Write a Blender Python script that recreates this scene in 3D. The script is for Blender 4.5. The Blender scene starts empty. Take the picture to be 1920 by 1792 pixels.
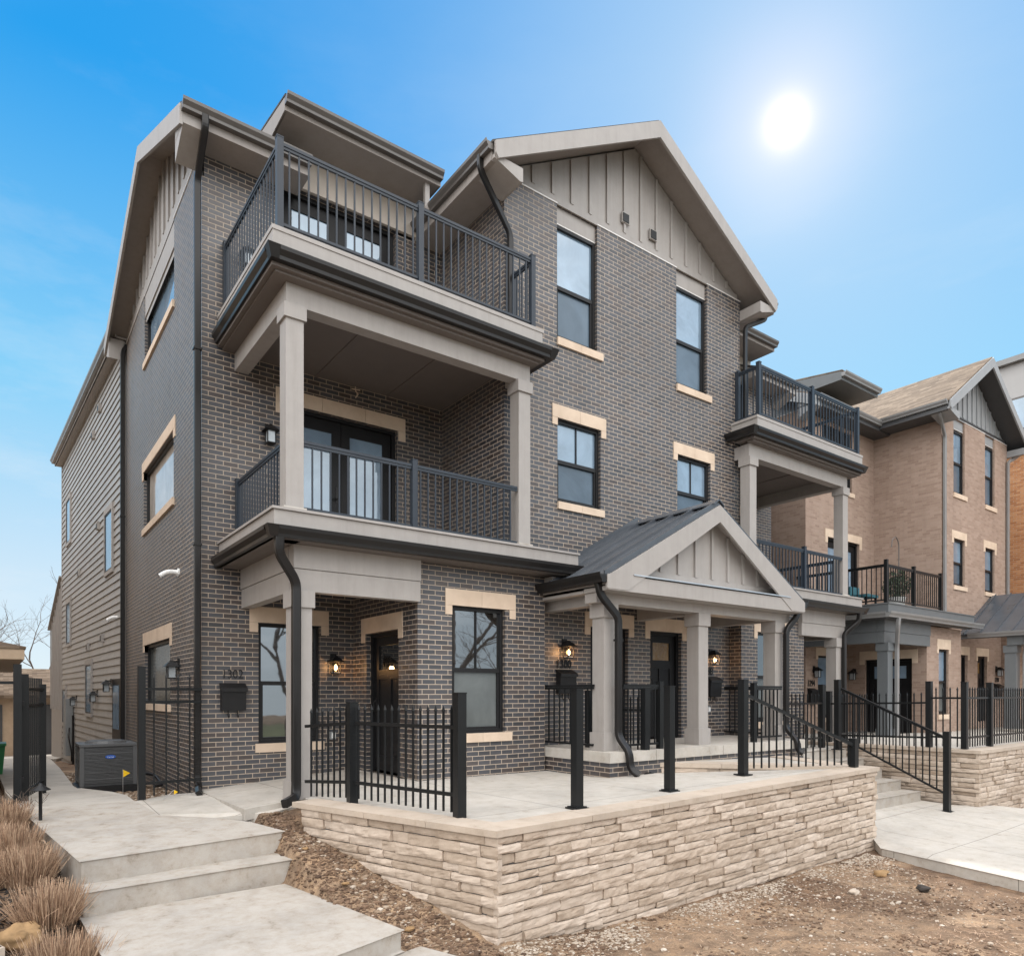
import bpy, math, random
from mathutils import Vector as V, noise, Matrix
random.seed(7)
sc = bpy.context.scene
col = sc.collection
R = math.radians
# ------------------------------------------------------------------ camera
EYE = 1.16
cam = bpy.data.cameras.new('camera'); co = bpy.data.objects.new('camera', cam); col.objects.link(co)
co.location = (0, 0, EYE); co.rotation_euler = (R(90), 0, R(-36.4))
cam.sensor_fit = 'HORIZONTAL'; cam.sensor_width = 36; cam.lens = 36*1320/1920
cam.shift_x = 0.0; cam.shift_y = (1300-896)/1920
cam.clip_start = .05; cam.clip_end = 2000
sc.camera = co
sc.render.resolution_x = 1024; sc.render.resolution_y = 955
# ------------------------------------------------------------------ world and sun
S = V((.9073, .5735, .8106)).normalized()
ELEV = math.asin(S.z)+R(2.6); AZ = math.atan2(S.x, S.y)+R(2.6)
SL = V((math.sin(AZ)*math.cos(ELEV), math.cos(AZ)*math.cos(ELEV), math.sin(ELEV)))
w = bpy.data.worlds.new('World'); sc.world = w; w.use_nodes = True
nt = w.node_tree; N = nt.nodes; L = nt.links; N.clear()
out = N.new('ShaderNodeOutputWorld'); bg = N.new('ShaderNodeBackground'); bg.inputs[1].default_value = .105
sky = N.new('ShaderNodeTexSky'); sky.sky_type = 'NISHITA'; sky.sun_disc = False
sky.sun_elevation = ELEV; sky.sun_rotation = AZ; sky.air_density = 1.0; sky.dust_density = .25; sky.ozone_density = 2.2
tc = N.new('ShaderNodeTexCoord')
def wmath(op, a, b=None, clamp=False):
    n = N.new('ShaderNodeMath'); n.operation = op; n.use_clamp = clamp
    for i, v in enumerate((a, b)):
        if v is None: continue
        if isinstance(v, (int, float)): n.inputs[i].default_value = v
        else: L.new(v, n.inputs[i])
    return n.outputs[0]
def wmix(f, a, b, t='MIX'):
    n = N.new('ShaderNodeMix'); n.data_type = 'RGBA'; n.blend_type = t
    for k, v in ((0, f), (6, a), (7, b)):
        if isinstance(v, (int, float, tuple)): n.inputs[k].default_value = v
        else: L.new(v, n.inputs[k])
    return n.outputs[2]
dot = N.new('ShaderNodeVectorMath'); dot.operation = 'DOT_PRODUCT'; L.new(tc.outputs['Generated'], dot.inputs[0]); dot.inputs[1].default_value = S
dp = wmath('MAXIMUM', dot.outputs['Value'], 0)
core = wmath('POWER', dp, 40000); halo = wmath('POWER', dp, 300); wide = wmath('POWER', dp, 16); glare = wmath('POWER', dp, 4500)
# cloud bank added in the unseen sky behind the viewer to brighten the facades
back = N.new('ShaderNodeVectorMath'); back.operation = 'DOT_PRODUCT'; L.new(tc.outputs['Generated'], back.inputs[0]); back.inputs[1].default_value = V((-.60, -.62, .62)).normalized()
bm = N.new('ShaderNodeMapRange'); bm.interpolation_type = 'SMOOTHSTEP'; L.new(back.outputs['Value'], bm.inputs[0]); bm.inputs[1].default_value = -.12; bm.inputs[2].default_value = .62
cn = N.new('ShaderNodeTexNoise'); mp = N.new('ShaderNodeMapping'); mp.inputs['Scale'].default_value = (1.6, .9, 5.0)
L.new(tc.outputs['Generated'], mp.inputs[0]); L.new(mp.outputs[0], cn.inputs['Vector']); cn.inputs['Scale'].default_value = 2.2; cn.inputs['Detail'].default_value = 7; cn.inputs['Roughness'].default_value = .62
cr = N.new('ShaderNodeMapRange'); L.new(cn.outputs['Fac'], cr.inputs[0]); cr.inputs[1].default_value = .50; cr.inputs[2].default_value = .74
sep = N.new('ShaderNodeSeparateXYZ'); L.new(tc.outputs['Generated'], sep.inputs[0])
rp = N.new('ShaderNodeValToRGB'); e = rp.color_ramp.elements
while len(e) < 5: e.new(.5)
for q, (p, c) in zip(e, [(0, (5.6, 6.1, 6.4)), (.14, (4.5, 5.6, 6.3)), (.36, (1.75, 4.5, 6.5)), (.62, (.12, 2.5, 6.0)), (1, (.05, 1.7, 4.8))]): q.position = p; q.color = (c[0]/8, c[1]/8, c[2]/8, 1)
L.new(sep.outputs['Z'], rp.inputs[0]); grad = wmix(1.0, rp.outputs[0], (8, 8, 8, 1), 'MULTIPLY')
hz = N.new('ShaderNodeMapRange'); L.new(sep.outputs['Z'], hz.inputs[0]); hz.inputs[1].default_value = .75; hz.inputs[2].default_value = .0
hs = wmath('POWER', hz.outputs[0], 1.15)
deep = wmix(1.0, sky.outputs[0], (.40, .78, 1.12, 1), 'MULTIPLY')
base = wmix(.90, deep, grad)
base = wmix(wmath('MULTIPLY', wmath('MULTIPLY', cr.outputs[0], hs), .62), base, (5.6, 6.1, 6.5, 1))
base = wmix(wmath('MULTIPLY', wide, .70), base, (4.2, 5.4, 6.5, 1))
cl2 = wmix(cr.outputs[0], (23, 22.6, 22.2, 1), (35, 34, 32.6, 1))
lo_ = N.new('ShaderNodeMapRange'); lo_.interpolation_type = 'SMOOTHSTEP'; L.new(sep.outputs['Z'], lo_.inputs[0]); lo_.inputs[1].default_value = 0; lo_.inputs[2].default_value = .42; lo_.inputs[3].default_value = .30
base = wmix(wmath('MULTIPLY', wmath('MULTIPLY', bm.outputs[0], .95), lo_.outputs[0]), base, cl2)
base = wmix(1.0, base, wmix(halo, (0, 0, 0, 1), (2.2, 1.3, .7, 1)), 'ADD')
base = wmix(1.0, base, wmix(glare, (0, 0, 0, 1), (5, 3.4, 2.2, 1)), 'ADD')
base = wmix(1.0, base, wmix(core, (0, 0, 0, 1), (70, 66, 60, 1)), 'ADD')
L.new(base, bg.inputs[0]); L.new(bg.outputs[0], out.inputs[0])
sl = bpy.data.lights.new('sun', 'SUN'); so = bpy.data.objects.new('sun', sl); col.objects.link(so)
sl.energy = 2.3; sl.angle = R(.6); sl.color = (1, .93, .82); so.location = (30, 20, 40)
so.rotation_euler = (-SL).to_track_quat('-Z', 'Y').to_euler()
sc.view_settings.view_transform = 'Standard'; sc.view_settings.look = 'None'; sc.view_settings.exposure = 0.50; sc.view_settings.gamma = 1.0
sc.render.engine = 'CYCLES'
# ------------------------------------------------------------------ materials
def lin(c): return tuple(((x/255+.055)/1.055)**2.4 if x > 10 else x/255/12.92 for x in c)
class NT:
    def __init__(s, name):
        s.m = bpy.data.materials.new(name); s.m.use_nodes = True; s.t = s.m.node_tree; s.b = s.t.nodes['Principled BSDF']
    def n(s, k, **kw):
        x = s.t.nodes.new(k)
        for a, v in kw.items(): setattr(x, a, v)
        return x
    def l(s, a, b): s.t.links.new(a, b)
    def noise(s, scale, detail=4, rough=.6, vec=None, dist=0):
        x = s.n('ShaderNodeTexNoise'); x.inputs['Scale'].default_value = scale; x.inputs['Detail'].default_value = detail; x.inputs['Roughness'].default_value = rough; x.inputs['Distortion'].default_value = dist
        if vec is not None: s.l(vec, x.inputs['Vector'])
        return x.outputs['Fac']
    def coord(s, which='Object', scale=(1, 1, 1)):
        c = s.n('ShaderNodeTexCoord').outputs[which] if which != 'UV' else s.n('ShaderNodeUVMap').outputs[0]
        if scale == (1, 1, 1): return c
        m = s.n('ShaderNodeMapping'); m.inputs['Scale'].default_value = scale; s.l(c, m.inputs[0]); return m.outputs[0]
    def ramp(s, f, stops):
        r = s.n('ShaderNodeValToRGB'); e = r.color_ramp.elements
        while len(e) < len(stops): e.new(.5)
        for q, (p, c) in zip(e, stops): q.position = p; q.color = (*c, 1) if len(c) == 3 else c
        s.l(f, r.inputs[0]); return r.outputs[0]
    def mix(s, f, a, b, t='MIX'):
        n = s.n('ShaderNodeMix', data_type='RGBA', blend_type=t)
        for k, v in ((0, f), (6, a), (7, b)):
            if isinstance(v, tuple): n.inputs[k].default_value = (*v, 1) if len(v) == 3 else v
            elif isinstance(v, (int, float)): n.inputs[k].default_value = v
            else: s.l(v, n.inputs[k])
        return n.outputs[2]
    def col(s, c): s.l(c, s.b.inputs['Base Color'])
    def bump(s, h, st=.3, d=.01):
        x = s.n('ShaderNodeBump'); x.inputs['Strength'].default_value = st; x.inputs['Distance'].default_value = d; s.l(h, x.inputs['Height']); s.l(x.outputs[0], s.b.inputs['Normal'])
    def rough(s, v):
        if isinstance(v, (int, float)): s.b.inputs['Roughness'].default_value = v
        else: s.l(v, s.b.inputs['Roughness'])
def paint(name, c, rough=.5, var=.12, scale=6, bump=.08, spec=.5, bs=90, metal=0, wear=0):
    k = NT(name); o = k.coord('Object')
    f = k.noise(scale, 5, .65, o); g = k.noise(bs, 3, .6, o)
    k.col(k.ramp(f, [(.25, tuple(x*(1-var) for x in c)), (.75, tuple(x*(1+var) for x in c))])); k.rough(rough)
    k.b.inputs['Specular IOR Level'].default_value = spec; k.b.inputs['Metallic'].default_value = metal
    if wear:
        st = k.noise(1.0, 6, .7, k.coord('Object', (9, 9, .7)), .2)
        c0 = k.ramp(f, [(.25, tuple(x*(1-var) for x in c)), (.75, tuple(x*(1+var) for x in c))])
        k.col(k.mix(wear, c0, k.ramp(st, [(.34, (.72, .70, .67)), (.52, (1, 1, 1)), (.72, (1.12, 1.11, 1.1))]), 'MULTIPLY'))
        h = k.noise(1.0, 3, .6, k.coord('Object', (3, 3, 120))); k.bump(k.mix(.6, g, h), .16, .008)
    elif bump: k.bump(g, bump, .01)
    return k.m
def brick(name, stops, mortar, rough=.55, bw=.203, bh=.0677, ms=.011, spec=.5, dirt=.25):
    k = NT(name); uv = k.coord('UV')
    b = k.n('ShaderNodeTexBrick', offset=.5, squash=1.0); k.l(uv, b.inputs['Vector'])
    for n_, v in (('Scale', 1), ('Mortar Size', ms/2), ('Mortar Smooth', .12), ('Bias', 0), ('Brick Width', bw), ('Row Height', bh)): b.inputs[n_].default_value = v
    b.inputs['Color1'].default_value = (0, 0, 0, 1); b.inputs['Color2'].default_value = (1, 1, 1, 1); b.inputs['Mortar'].default_value = (.5, .5, .5, 1)
    c = k.ramp(b.outputs['Color'], stops)
    big = k.noise(.7, 4, .6, k.coord('Object')); fine = k.noise(60, 4, .7, k.coord('Object'))
    c = k.mix(.35, c, k.ramp(fine, [(.3, (.35, .35, .35)), (.7, (.75, .72, .70))]), 'OVERLAY')
    mo = k.mix(fine, mortar, tuple(x*.72 for x in mortar))
    c = k.mix(b.outputs['Fac'], c, mo)
    c = k.mix(dirt, c, k.ramp(big, [(.3, (.62, .60, .58)), (.7, (1, 1, 1))]), 'MULTIPLY')
    sk = k.noise(1.0, 5, .65, k.coord('Object', (5, 5, .35)), .3)
    c = k.mix(dirt*.8, c, k.ramp(sk, [(.32, (.70, .68, .66)), (.5, (1, 1, 1)), (.72, (1.22, 1.2, 1.18))]), 'MULTIPLY')
    k.col(c); k.b.inputs['Specular IOR Level'].default_value = spec
    rr = k.n('ShaderNodeMapRange'); k.l(b.outputs['Fac'], rr.inputs[0]); rr.inputs[3].default_value = rough; rr.inputs[4].default_value = .9; k.rough(rr.outputs[0])
    h = k.mix(.12, k.mix(b.outputs['Fac'], (1, 1, 1), (0, 0, 0)), fine); k.bump(h, .6, .008)
    return k.m
M = {}
M['brick'] = brick('dark_brick', [(0, (.032, .033, .038)), (.3, (.054, .057, .068)), (.6, (.062, .061, .068)), (.85, (.066, .053, .050)), (1, (.045, .035, .033))], (.52, .43, .345), rough=.46, spec=.72, dirt=.45)
M['brick2'] = brick('tan_brick', [(0, (.28, .20, .158)), (.5, (.325, .24, .192)), (1, (.36, .27, .22))], (.41, .32, .265), rough=.75, spec=.3)
M['brick3'] = brick('orange_brick', [(0, (.36, .15, .06)), (.5, (.46, .21, .09)), (1, (.52, .27, .13))], (.50, .42, .34), rough=.8, spec=.2)
M['trim'] = paint('taupe_trim_paint', (.32, .297, .28), .55, .06, 5, .12, wear=.25)
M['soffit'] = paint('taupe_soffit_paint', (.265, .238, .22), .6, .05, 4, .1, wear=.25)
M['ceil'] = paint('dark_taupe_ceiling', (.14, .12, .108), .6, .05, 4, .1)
M['cream'] = paint('cream_panel', (.42, .37, .32), .6, .06, 4, .1)
M['gtrim'] = paint('blue_grey_trim_paint', (.115, .125, .132), .5, .08, 5, .1)
M['glight'] = paint('light_blue_grey_board', (.27, .28, .29), .55, .06, 5, .1)
M['gdark'] = paint('dark_grey_trim', (.06, .062, .066), .5, .08, 5, .1)
M['gut'] = paint('dark_bronze_gutter', (.014, .013, .013), .30, .15, 3, .03, .3)
M['gutb'] = paint('bronze_brown_gutter', (.085, .076, .070), .35, .12, 3, .03, .6)
M['gutg'] = paint('grey_gutter', (.20, .20, .20), .35, .1, 3, .03, .6)
M['rail'] = paint('black_satin_railing', (.010, .011, .012), .34, .1, 8, .02, .28)
M['railb'] = paint('blue_black_satin_railing', (.022, .030, .042), .36, .1, 8, .02, .32)
M['black'] = paint('matt_black_metal', (.012, .012, .013), .45, .1, 12, .05, .3)
M['frame'] = paint('dark_window_frame', (.014, .014, .015), .4, .1, 8, .03, .25)
M['door'] = paint('black_door_paint', (.011, .011, .012), .42, .15, 4, .04, .2)
M['white'] = paint('white_plastic', (.75, .75, .74), .4, .04, 6, .02)
M['flash'] = paint('pale_metal_flashing', (.70, .68, .66), .35, .05, 9, .02)
M['steel'] = paint('brushed_steel', (.55, .55, .56), .3, .08, 9, .02, .5, 90, .8)
M['shingle'] = brick('brown_shingle', [(0, (.10, .072, .052)), (.5, (.155, .115, .082)), (1, (.22, .17, .125))], (.10, .075, .06), .9, bw=.34, bh=.14, ms=.008, spec=.2)
M['shingled'] = brick('grey_shingle', [(0, (.04, .04, .045)), (.5, (.07, .068, .068)), (1, (.10, .095, .09))], (.03, .03, .03), .9, bw=.34, bh=.14, ms=.008, spec=.2)
M['metalroof'] = paint('dark_standing_seam_metal', (.060, .068, .080), .26, .2, 2.5, .03, .6)
M['siding'] = paint('taupe_lap_siding', (.32, .305, .29), .45, .09, 1.2, .10, wear=.4)
M['bamb'] = paint('bright_lamp_glass', (.9, .7, .4), .3)
k = NT('lamp_glow'); k.b.inputs['Emission Color'].default_value = (1, .50, .16, 1); k.b.inputs['Emission Strength'].default_value = 9; M['glow'] = k.m; k.b.inputs['Emission Strength'].default_value = 5
k = NT('limestone'); o = k.coord('Object'); f = k.noise(3, 6, .6, o); k.col(k.ramp(f, [(.25, (.52, .40, .30)), (.75, (.68, .55, .43))])); k.rough(.8); k.bump(k.noise(70, 5, .7, o), .15); M['lime'] = k.m
def concrete(name, c, st=.5, jt=0):
    k = NT(name); o = k.coord('Object'); a = k.noise(1.1, 8, .68, o, .25); b = k.noise(6, 9, .75, o, .1); g = k.noise(220, 3, .7, o)
    cc = k.ramp(a, [(.25, tuple(x*.74 for x in c)), (.52, c), (.8, tuple(min(1, x*1.12) for x in c))])
    cc = k.mix(st, cc, k.ramp(b, [(.30, (.56, .50, .43)), (.43, (.90, .87, .83)), (.58, (1, 1, 1))]), 'MULTIPLY')
    cc = k.mix(.25, cc, k.ramp(g, [(.3, (.55, .52, .48)), (.55, (1, 1, 1))]), 'MULTIPLY')
    k.col(cc); k.rough(.85); 
    if jt:
        b2 = k.n('ShaderNodeTexBrick', offset=0, squash=1.0); k.l(k.coord('UV'), b2.inputs['Vector'])
        for n_, v in (('Scale', 1), ('Mortar Size', .006), ('Mortar Smooth', .4), ('Brick Width', jt), ('Row Height', jt*.9)): b2.inputs[n_].default_value = v
        k.col(k.mix(b2.outputs['Fac'], cc, (.16, .145, .125))); 
    k.bump(k.mix(.5, g, b), .22, .01); return k.m
M['conc'] = concrete('patio_concrete', (.475, .445, .405), .65, 1.55)
M['concd'] = concrete('step_concrete', (.405, .375, .34), 1.0)
M['coping'] = concrete('stone_coping', (.47, .395, .325), .5)
def stone(name, a, b_, c):
    k = NT(name); at = k.n('ShaderNodeAttribute', attribute_name='var'); o = k.coord('Object')
    f = k.noise(9, 7, .7, o, .4); g = k.noise(70, 5, .7, o)
    cc = k.ramp(at.outputs['Fac'], [(0, a), (.5, b_), (1, c)])
    cc = k.mix(.6, cc, k.ramp(f, [(.25, (.58, .50, .42)), (.5, (.95, .92, .88)), (.75, (1.15, 1.12, 1.1))]), 'MULTIPLY')
    k.col(cc); k.rough(.88); k.bump(k.mix(.4, f, g), .5, .02); return k.m
M['stone'] = stone('buff_ledge_stone', (.39, .315, .25), (.48, .40, .33), (.56, .48, .41))
M['gravel'] = stone('gravel_stone', (.13, .085, .055), (.26, .19, .13), (.50, .45, .39))
M['clod'] = stone('soil_clod', (.07, .042, .027), (.13, .08, .05), (.20, .13, .085))
M['mulch'] = stone('mulch_chips', (.014, .012, .011), (.035, .028, .024), (.10, .085, .075))
k = NT('dirt'); o = k.coord('Object'); a = k.noise(.55, 8, .62, o, .8); b = k.noise(6, 8, .7, o, .4); g = k.noise(60, 6, .75, o); sp = k.noise(140, 2, .5, o)
cc = k.ramp(a, [(.3, (.105, .060, .036)), (.48, (.18, .120, .078)), (.66, (.34, .25, .170))])
cc = k.mix(.75, cc, k.ramp(b, [(.3, (.36, .32, .29)), (.48, (.92, .87, .83)), (.68, (1.5, 1.38, 1.2))]), 'MULTIPLY')
cc = k.mix(.7, cc, k.ramp(g, [(.3, (.45, .40, .36)), (.5, (1, 1, 1)), (.7, (1.5, 1.4, 1.3))]), 'MULTIPLY')
cc = k.mix(k.ramp(sp, [(.66, (0, 0, 0)), (.70, (1, 1, 1))]), cc, (.40, .33, .25)); k.col(cc); k.rough(.95); k.bump(k.mix(.5, b, g), .9, .03); M['dirt'] = k.m
k = NT('grass_blade'); at = k.n('ShaderNodeAttribute', attribute_name='var'); k.col(k.ramp(at.outputs['Fac'], [(0, (.13, .075, .045)), (.5, (.37, .235, .15)), (1, (.58, .42, .29))])); k.rough(.8); M['blade'] = k.m
M['bark'] = paint('bare_tree_bark', (.11, .085, .07), .9, .3, 9, .4)
M['boulder'] = paint('tan_boulder', (.30, .19, .095), .85, .55, 5, .5, .3, 30)
M['lawn'] = paint('winter_lawn', (.13, .13, .06), .95, .35, 2, .5)
M['road'] = paint('asphalt', (.05, .05, .052), .9, .2, 3, .5)
M['ac'] = paint('grey_ac_metal', (.085, .088, .092), .45, .08, 4, .05)
M['acd'] = paint('dark_ac_louvre', (.05, .052, .055), .5, .1, 4, .05)
M['blue'] = paint('blue_badge', (.02, .10, .42), .4)
M['yellow'] = paint('yellow_flag', (.80, .50, .01), .5)
M['green'] = paint('green_bin_plastic', (.03, .22, .08), .4)
M['meter'] = paint('grey_meter_paint', (.22, .23, .235), .45)
M['panel'] = paint('pale_grey_panel', (.36, .35, .345), .5, .04, 2, .03)
M['tan'] = paint('tan_wall', (.45, .34, .24), .7)
M['plant'] = paint('evergreen_leaf', (.045, .07, .035), .6, .4, 30)
M['teal'] = paint('teal_cushion', (.03, .12, .15), .8)
M['pot'] = paint('pale_pot', (.55, .55, .53), .6)
def glass(name, base, ior=1.9, rough=.02, wav=.15, wsc=3.0):
    k = NT(name); k.t.nodes.remove(k.b); o = k.coord('Object')
    d = k.n('ShaderNodeBsdfDiffuse'); f = k.noise(1.3, 4, .6, o, .5)
    k.l(k.ramp(f, [(.3, tuple(x*.7 for x in base)), (.7, tuple(min(1, x*1.2) for x in base))]), d.inputs[0])
    g = k.n('ShaderNodeBsdfGlossy'); g.inputs['Roughness'].default_value = rough; g.inputs[0].default_value = (.84, .93, 1, 1)
    fr = k.n('ShaderNodeFresnel'); fr.inputs[0].default_value = ior
    bp = k.n('ShaderNodeBump'); bp.inputs['Strength'].default_value = wav; bp.inputs['Distance'].default_value = .02; k.l(k.noise(wsc, 2, .4, o), bp.inputs['Height'])
    k.l(bp.outputs[0], g.inputs['Normal'])
    m = k.n('ShaderNodeMixShader'); k.l(fr.outputs[0], m.inputs[0]); k.l(d.outputs[0], m.inputs[1]); k.l(g.outputs[0], m.inputs[2])
    k.l(m.outputs[0], k.t.nodes['Material Output'].inputs[0]); return k.m
M['g_up'] = glass('upper_floor_glass', (.20, .28, .37), 2.15, .02, .02)
M['g_scr'] = glass('screened_glass', (.09, .125, .165), 1.5, .14, .3, 3)
M['g_dark'] = glass('dark_glass', (.02, .018, .016), 2.7, .02, .03)
M['g_grey'] = glass('screened_ground_glass', (.11, .12, .12), 1.5, .15, .1)
M['g_amber'] = glass('textured_door_glass', (.22, .13, .05), 1.6, .08, 1.0, 26)
M['g_lant'] = glass('lantern_glass', (.35, .38, .40), 1.8, .05, .1)
M['g_cur'] = glass('curtained_glass', (.52, .47, .42), 1.7, .03, .03)
M['curtain'] = paint('curtain_cloth', (.62, .56, .54), .9, .1, 12, .2)
# ------------------------------------------------------------------ builders
ORG = {}
def tag(o, label=None, cat=None, group=None, kind=None):
    for a, b in (('label', label), ('category', cat), ('group', group), ('kind', kind)):
        if b: o[a] = b
    return o
def thing(name, loc, label, cat, group=None):
    o = bpy.data.objects.new(name, None); col.objects.link(o); o.location = loc; o.empty_display_size = .2
    ORG[o.name] = V(loc); return tag(o, label, cat, group)
class Fr:
    def __init__(s, o, u, n): s.o = V(o); s.u = V(u).normalized(); s.n = V(n).normalized()
    def p(s, a, b, z): return s.o + s.u*a + s.n*b + V((0, 0, z))
def FX(y): return Fr((0, y, 0), (1, 0, 0), (0, -1, 0))      # faces the street, a = X
def FL(x): return Fr((x, 0, 0), (0, 1, 0), (-1, 0, 0))      # faces left, a = Y
def FR(x): return Fr((x, 0, 0), (0, 1, 0), (1, 0, 0))
class MB:
    def __init__(s): s.v = []; s.f = []; s.c = []
    def add(s, vs, fs, var=None):
        k = len(s.v); s.v += [V(x) for x in vs]; s.f += [tuple(i+k for i in f) for f in fs]; s.c += [var if var is not None else .5]*len(vs)
    def quad(s, *p): s.add(p, [tuple(range(len(p)))])
    def hexa(s, p, var=None): s.add(p, [(0, 3, 2, 1), (4, 5, 6, 7), (0, 1, 5, 4), (1, 2, 6, 5), (2, 3, 7, 6), (3, 0, 4, 7)], var)
    def box(s, x0, x1, y0, y1, z0, z1, var=None):
        s.hexa([(x0, y0, z0), (x1, y0, z0), (x1, y1, z0), (x0, y1, z0), (x0, y0, z1), (x1, y0, z1), (x1, y1, z1), (x0, y1, z1)], var)
    def fb(s, fr, a0, a1, b0, b1, z0, z1, var=None):
        q = [(a0, b0, z0), (a1, b0, z0), (a1, b1, z0), (a0, b1, z0), (a0, b0, z1), (a1, b0, z1), (a1, b1, z1), (a0, b1, z1)]
        q = [fr.p(*t) for t in q]
        if fr.u.cross(fr.n).z < 0: q = [q[i] for i in (3, 2, 1, 0, 7, 6, 5, 4)]
        s.hexa(q, var)
    def extr(s, poly, P0, P1, n):      # poly of (b, z) along outward n, swept from P0 to P1
        P0 = V(P0); P1 = V(P1); n = V(n); k = len(poly)
        vs = [P+n*b+V((0, 0, z)) for P in (P0, P1) for b, z in poly]
        s.add(vs, [tuple(range(k)), tuple(range(2*k-1, k-1, -1))]+[(i, (i+1) % k, k+(i+1) % k, k+i) for i in range(k)])
    def slab(s, pts, dz):              # polygon top with thickness dz downwards (dz may be vector)
        d = V((0, 0, -dz)) if isinstance(dz, (int, float)) else V(dz); k = len(pts); p = [V(x) for x in pts]
        s.add(p+[q+d for q in p], [tuple(range(k)), tuple(range(2*k-1, k-1, -1))]+[(i, (i+1) % k, k+(i+1) % k, k+i) for i in range(k)])
    def bar(s, A, B, w, h=None):       # rectangular bar between points
        A = V(A); B = V(B); d = (B-A).normalized(); h = h or w
        r = d.cross(V((0, 0, 1))); r = V((1, 0, 0)) if r.length < 1e-4 else r.normalized(); u = r.cross(d)
        q = [r*w/2*i+u*h/2*j for i, j in ((-1, -1), (1, -1), (1, 1), (-1, 1))]
        s.hexa([A+x for x in q]+[B+x for x in q])
    def sweep(s, pts, w, h, ref=(0, 0, 1), round_=False, n=8, rads=None):
        pts = [V(p) for p in pts]; ref = V(ref); k0 = len(s.v); rows = []
        for i, p in enumerate(pts):
            d = (pts[min(i+1, len(pts)-1)]-pts[max(i-1, 0)]).normalized()
            r = d.cross(ref); r = V((1, 0, 0)) if r.length < 1e-3 else r.normalized(); u = r.cross(d).normalized()
            m = rads[i] if rads else 1
            if round_: rows.append([p+(r*math.cos(2*math.pi*j/n)*w/2+u*math.sin(2*math.pi*j/n)*h/2)*m for j in range(n)])
            else: rows.append([p+(r*w/2*a+u*h/2*b)*m for a, b in ((-1, -.75), (-.75, -1), (.75, -1), (1, -.75), (1, .75), (.75, 1), (-.75, 1), (-1, .75))])
        m = len(rows[0]); vs = [v for row in rows for v in row]; fs = []
        for i in range(len(rows)-1):
            for j in range(m): fs.append((i*m+j, i*m+(j+1) % m, (i+1)*m+(j+1) % m, (i+1)*m+j))
        fs += [tuple(range(m)), tuple((len(rows)-1)*m+j for j in reversed(range(m)))]; s.add(vs, fs)
    def build(s, name, mat, parent=None, label=None, cat=None, group=None, kind=None, smooth=False, org=None, attr=False):
        if parent is not None:
            r = parent
            while r.parent: r = r.parent
            O = ORG[r.name]
        elif org is not None: O = V(org)
        else:
            xs = [v.x for v in s.v]; ys = [v.y for v in s.v]; O = V(((min(xs)+max(xs))/2, (min(ys)+max(ys))/2, min(v.z for v in s.v)))
        me = bpy.data.meshes.new(name); me.from_pydata([v-O for v in s.v], [], s.f); me.update()
        uv = me.uv_layers.new(name='UVMap').data
        vv = s.v
        for p in me.polygons:
            n = p.normal; ax = max(range(3), key=lambda i: abs(n[i])-(.35 if i == 2 else 0))
            if abs(n.z) > .35 and abs(n.z) < .99:      # roof slopes: run along the slope
                hx = V((-n.y, n.x, 0)).normalized(); up = n.cross(hx).normalized()
                for li in p.loop_indices:
                    q = vv[me.loops[li].vertex_index]; uv[li].uv = (q.dot(hx), q.dot(up))
                continue
            for li in p.loop_indices:
                q = vv[me.loops[li].vertex_index]
                uv[li].uv = (q.y, q.z) if ax == 0 else ((q.x, q.z) if ax == 1 else (q.x, q.y))
        if attr:
            at = me.attributes.new('var', 'FLOAT', 'POINT'); at.data.foreach_set('value', s.c)
        if smooth: me.polygons.foreach_set('use_smooth', [True]*len(me.polygons))
        me.materials.append(mat if not isinstance(mat, str) else M[mat])
        o = bpy.data.objects.new(name, me); col.objects.link(o)
        if parent is not None:
            o.parent = parent
            if parent.type == 'MESH': o.location = (0, 0, 0)
        else: o.location = O
        ORG[o.name] = O
        return tag(o, label, cat, group, kind)
def wall(mb, fr, a0, a1, z0, z1, holes=(), rev=.1):
    A = sorted({a0, a1, *[h[i] for h in holes for i in (0, 1)]}); Z = sorted({z0, z1, *[h[i] for h in holes for i in (2, 3)]})
    A = [a for a in A if a0 <= a <= a1]; Z = [z for z in Z if z0 <= z <= z1]
    for i in range(len(A)-1):
        for j in range(len(Z)-1):
            ca = (A[i]+A[i+1])/2; cz = (Z[j]+Z[j+1])/2
            if any(h[0] < ca < h[1] and h[2] < cz < h[3] for h in holes): continue
            mb.quad(fr.p(A[i], 0, Z[j]), fr.p(A[i+1], 0, Z[j]), fr.p(A[i+1], 0, Z[j+1]), fr.p(A[i], 0, Z[j+1]))
    for h in holes:
        for (a, b, c, d) in (((h[0], h[2]), (h[0], h[3]), 0, 0), ((h[1], h[2]), (h[1], h[3]), 0, 0), ((h[0], h[2]), (h[1], h[2]), 0, 0), ((h[0], h[3]), (h[1], h[3]), 0, 0)):
            mb.quad(fr.p(a[0], 0, a[1]), fr.p(b[0], 0, b[1]), fr.p(b[0], -rev, b[1]), fr.p(a[0], -rev, a[1]))
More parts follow.
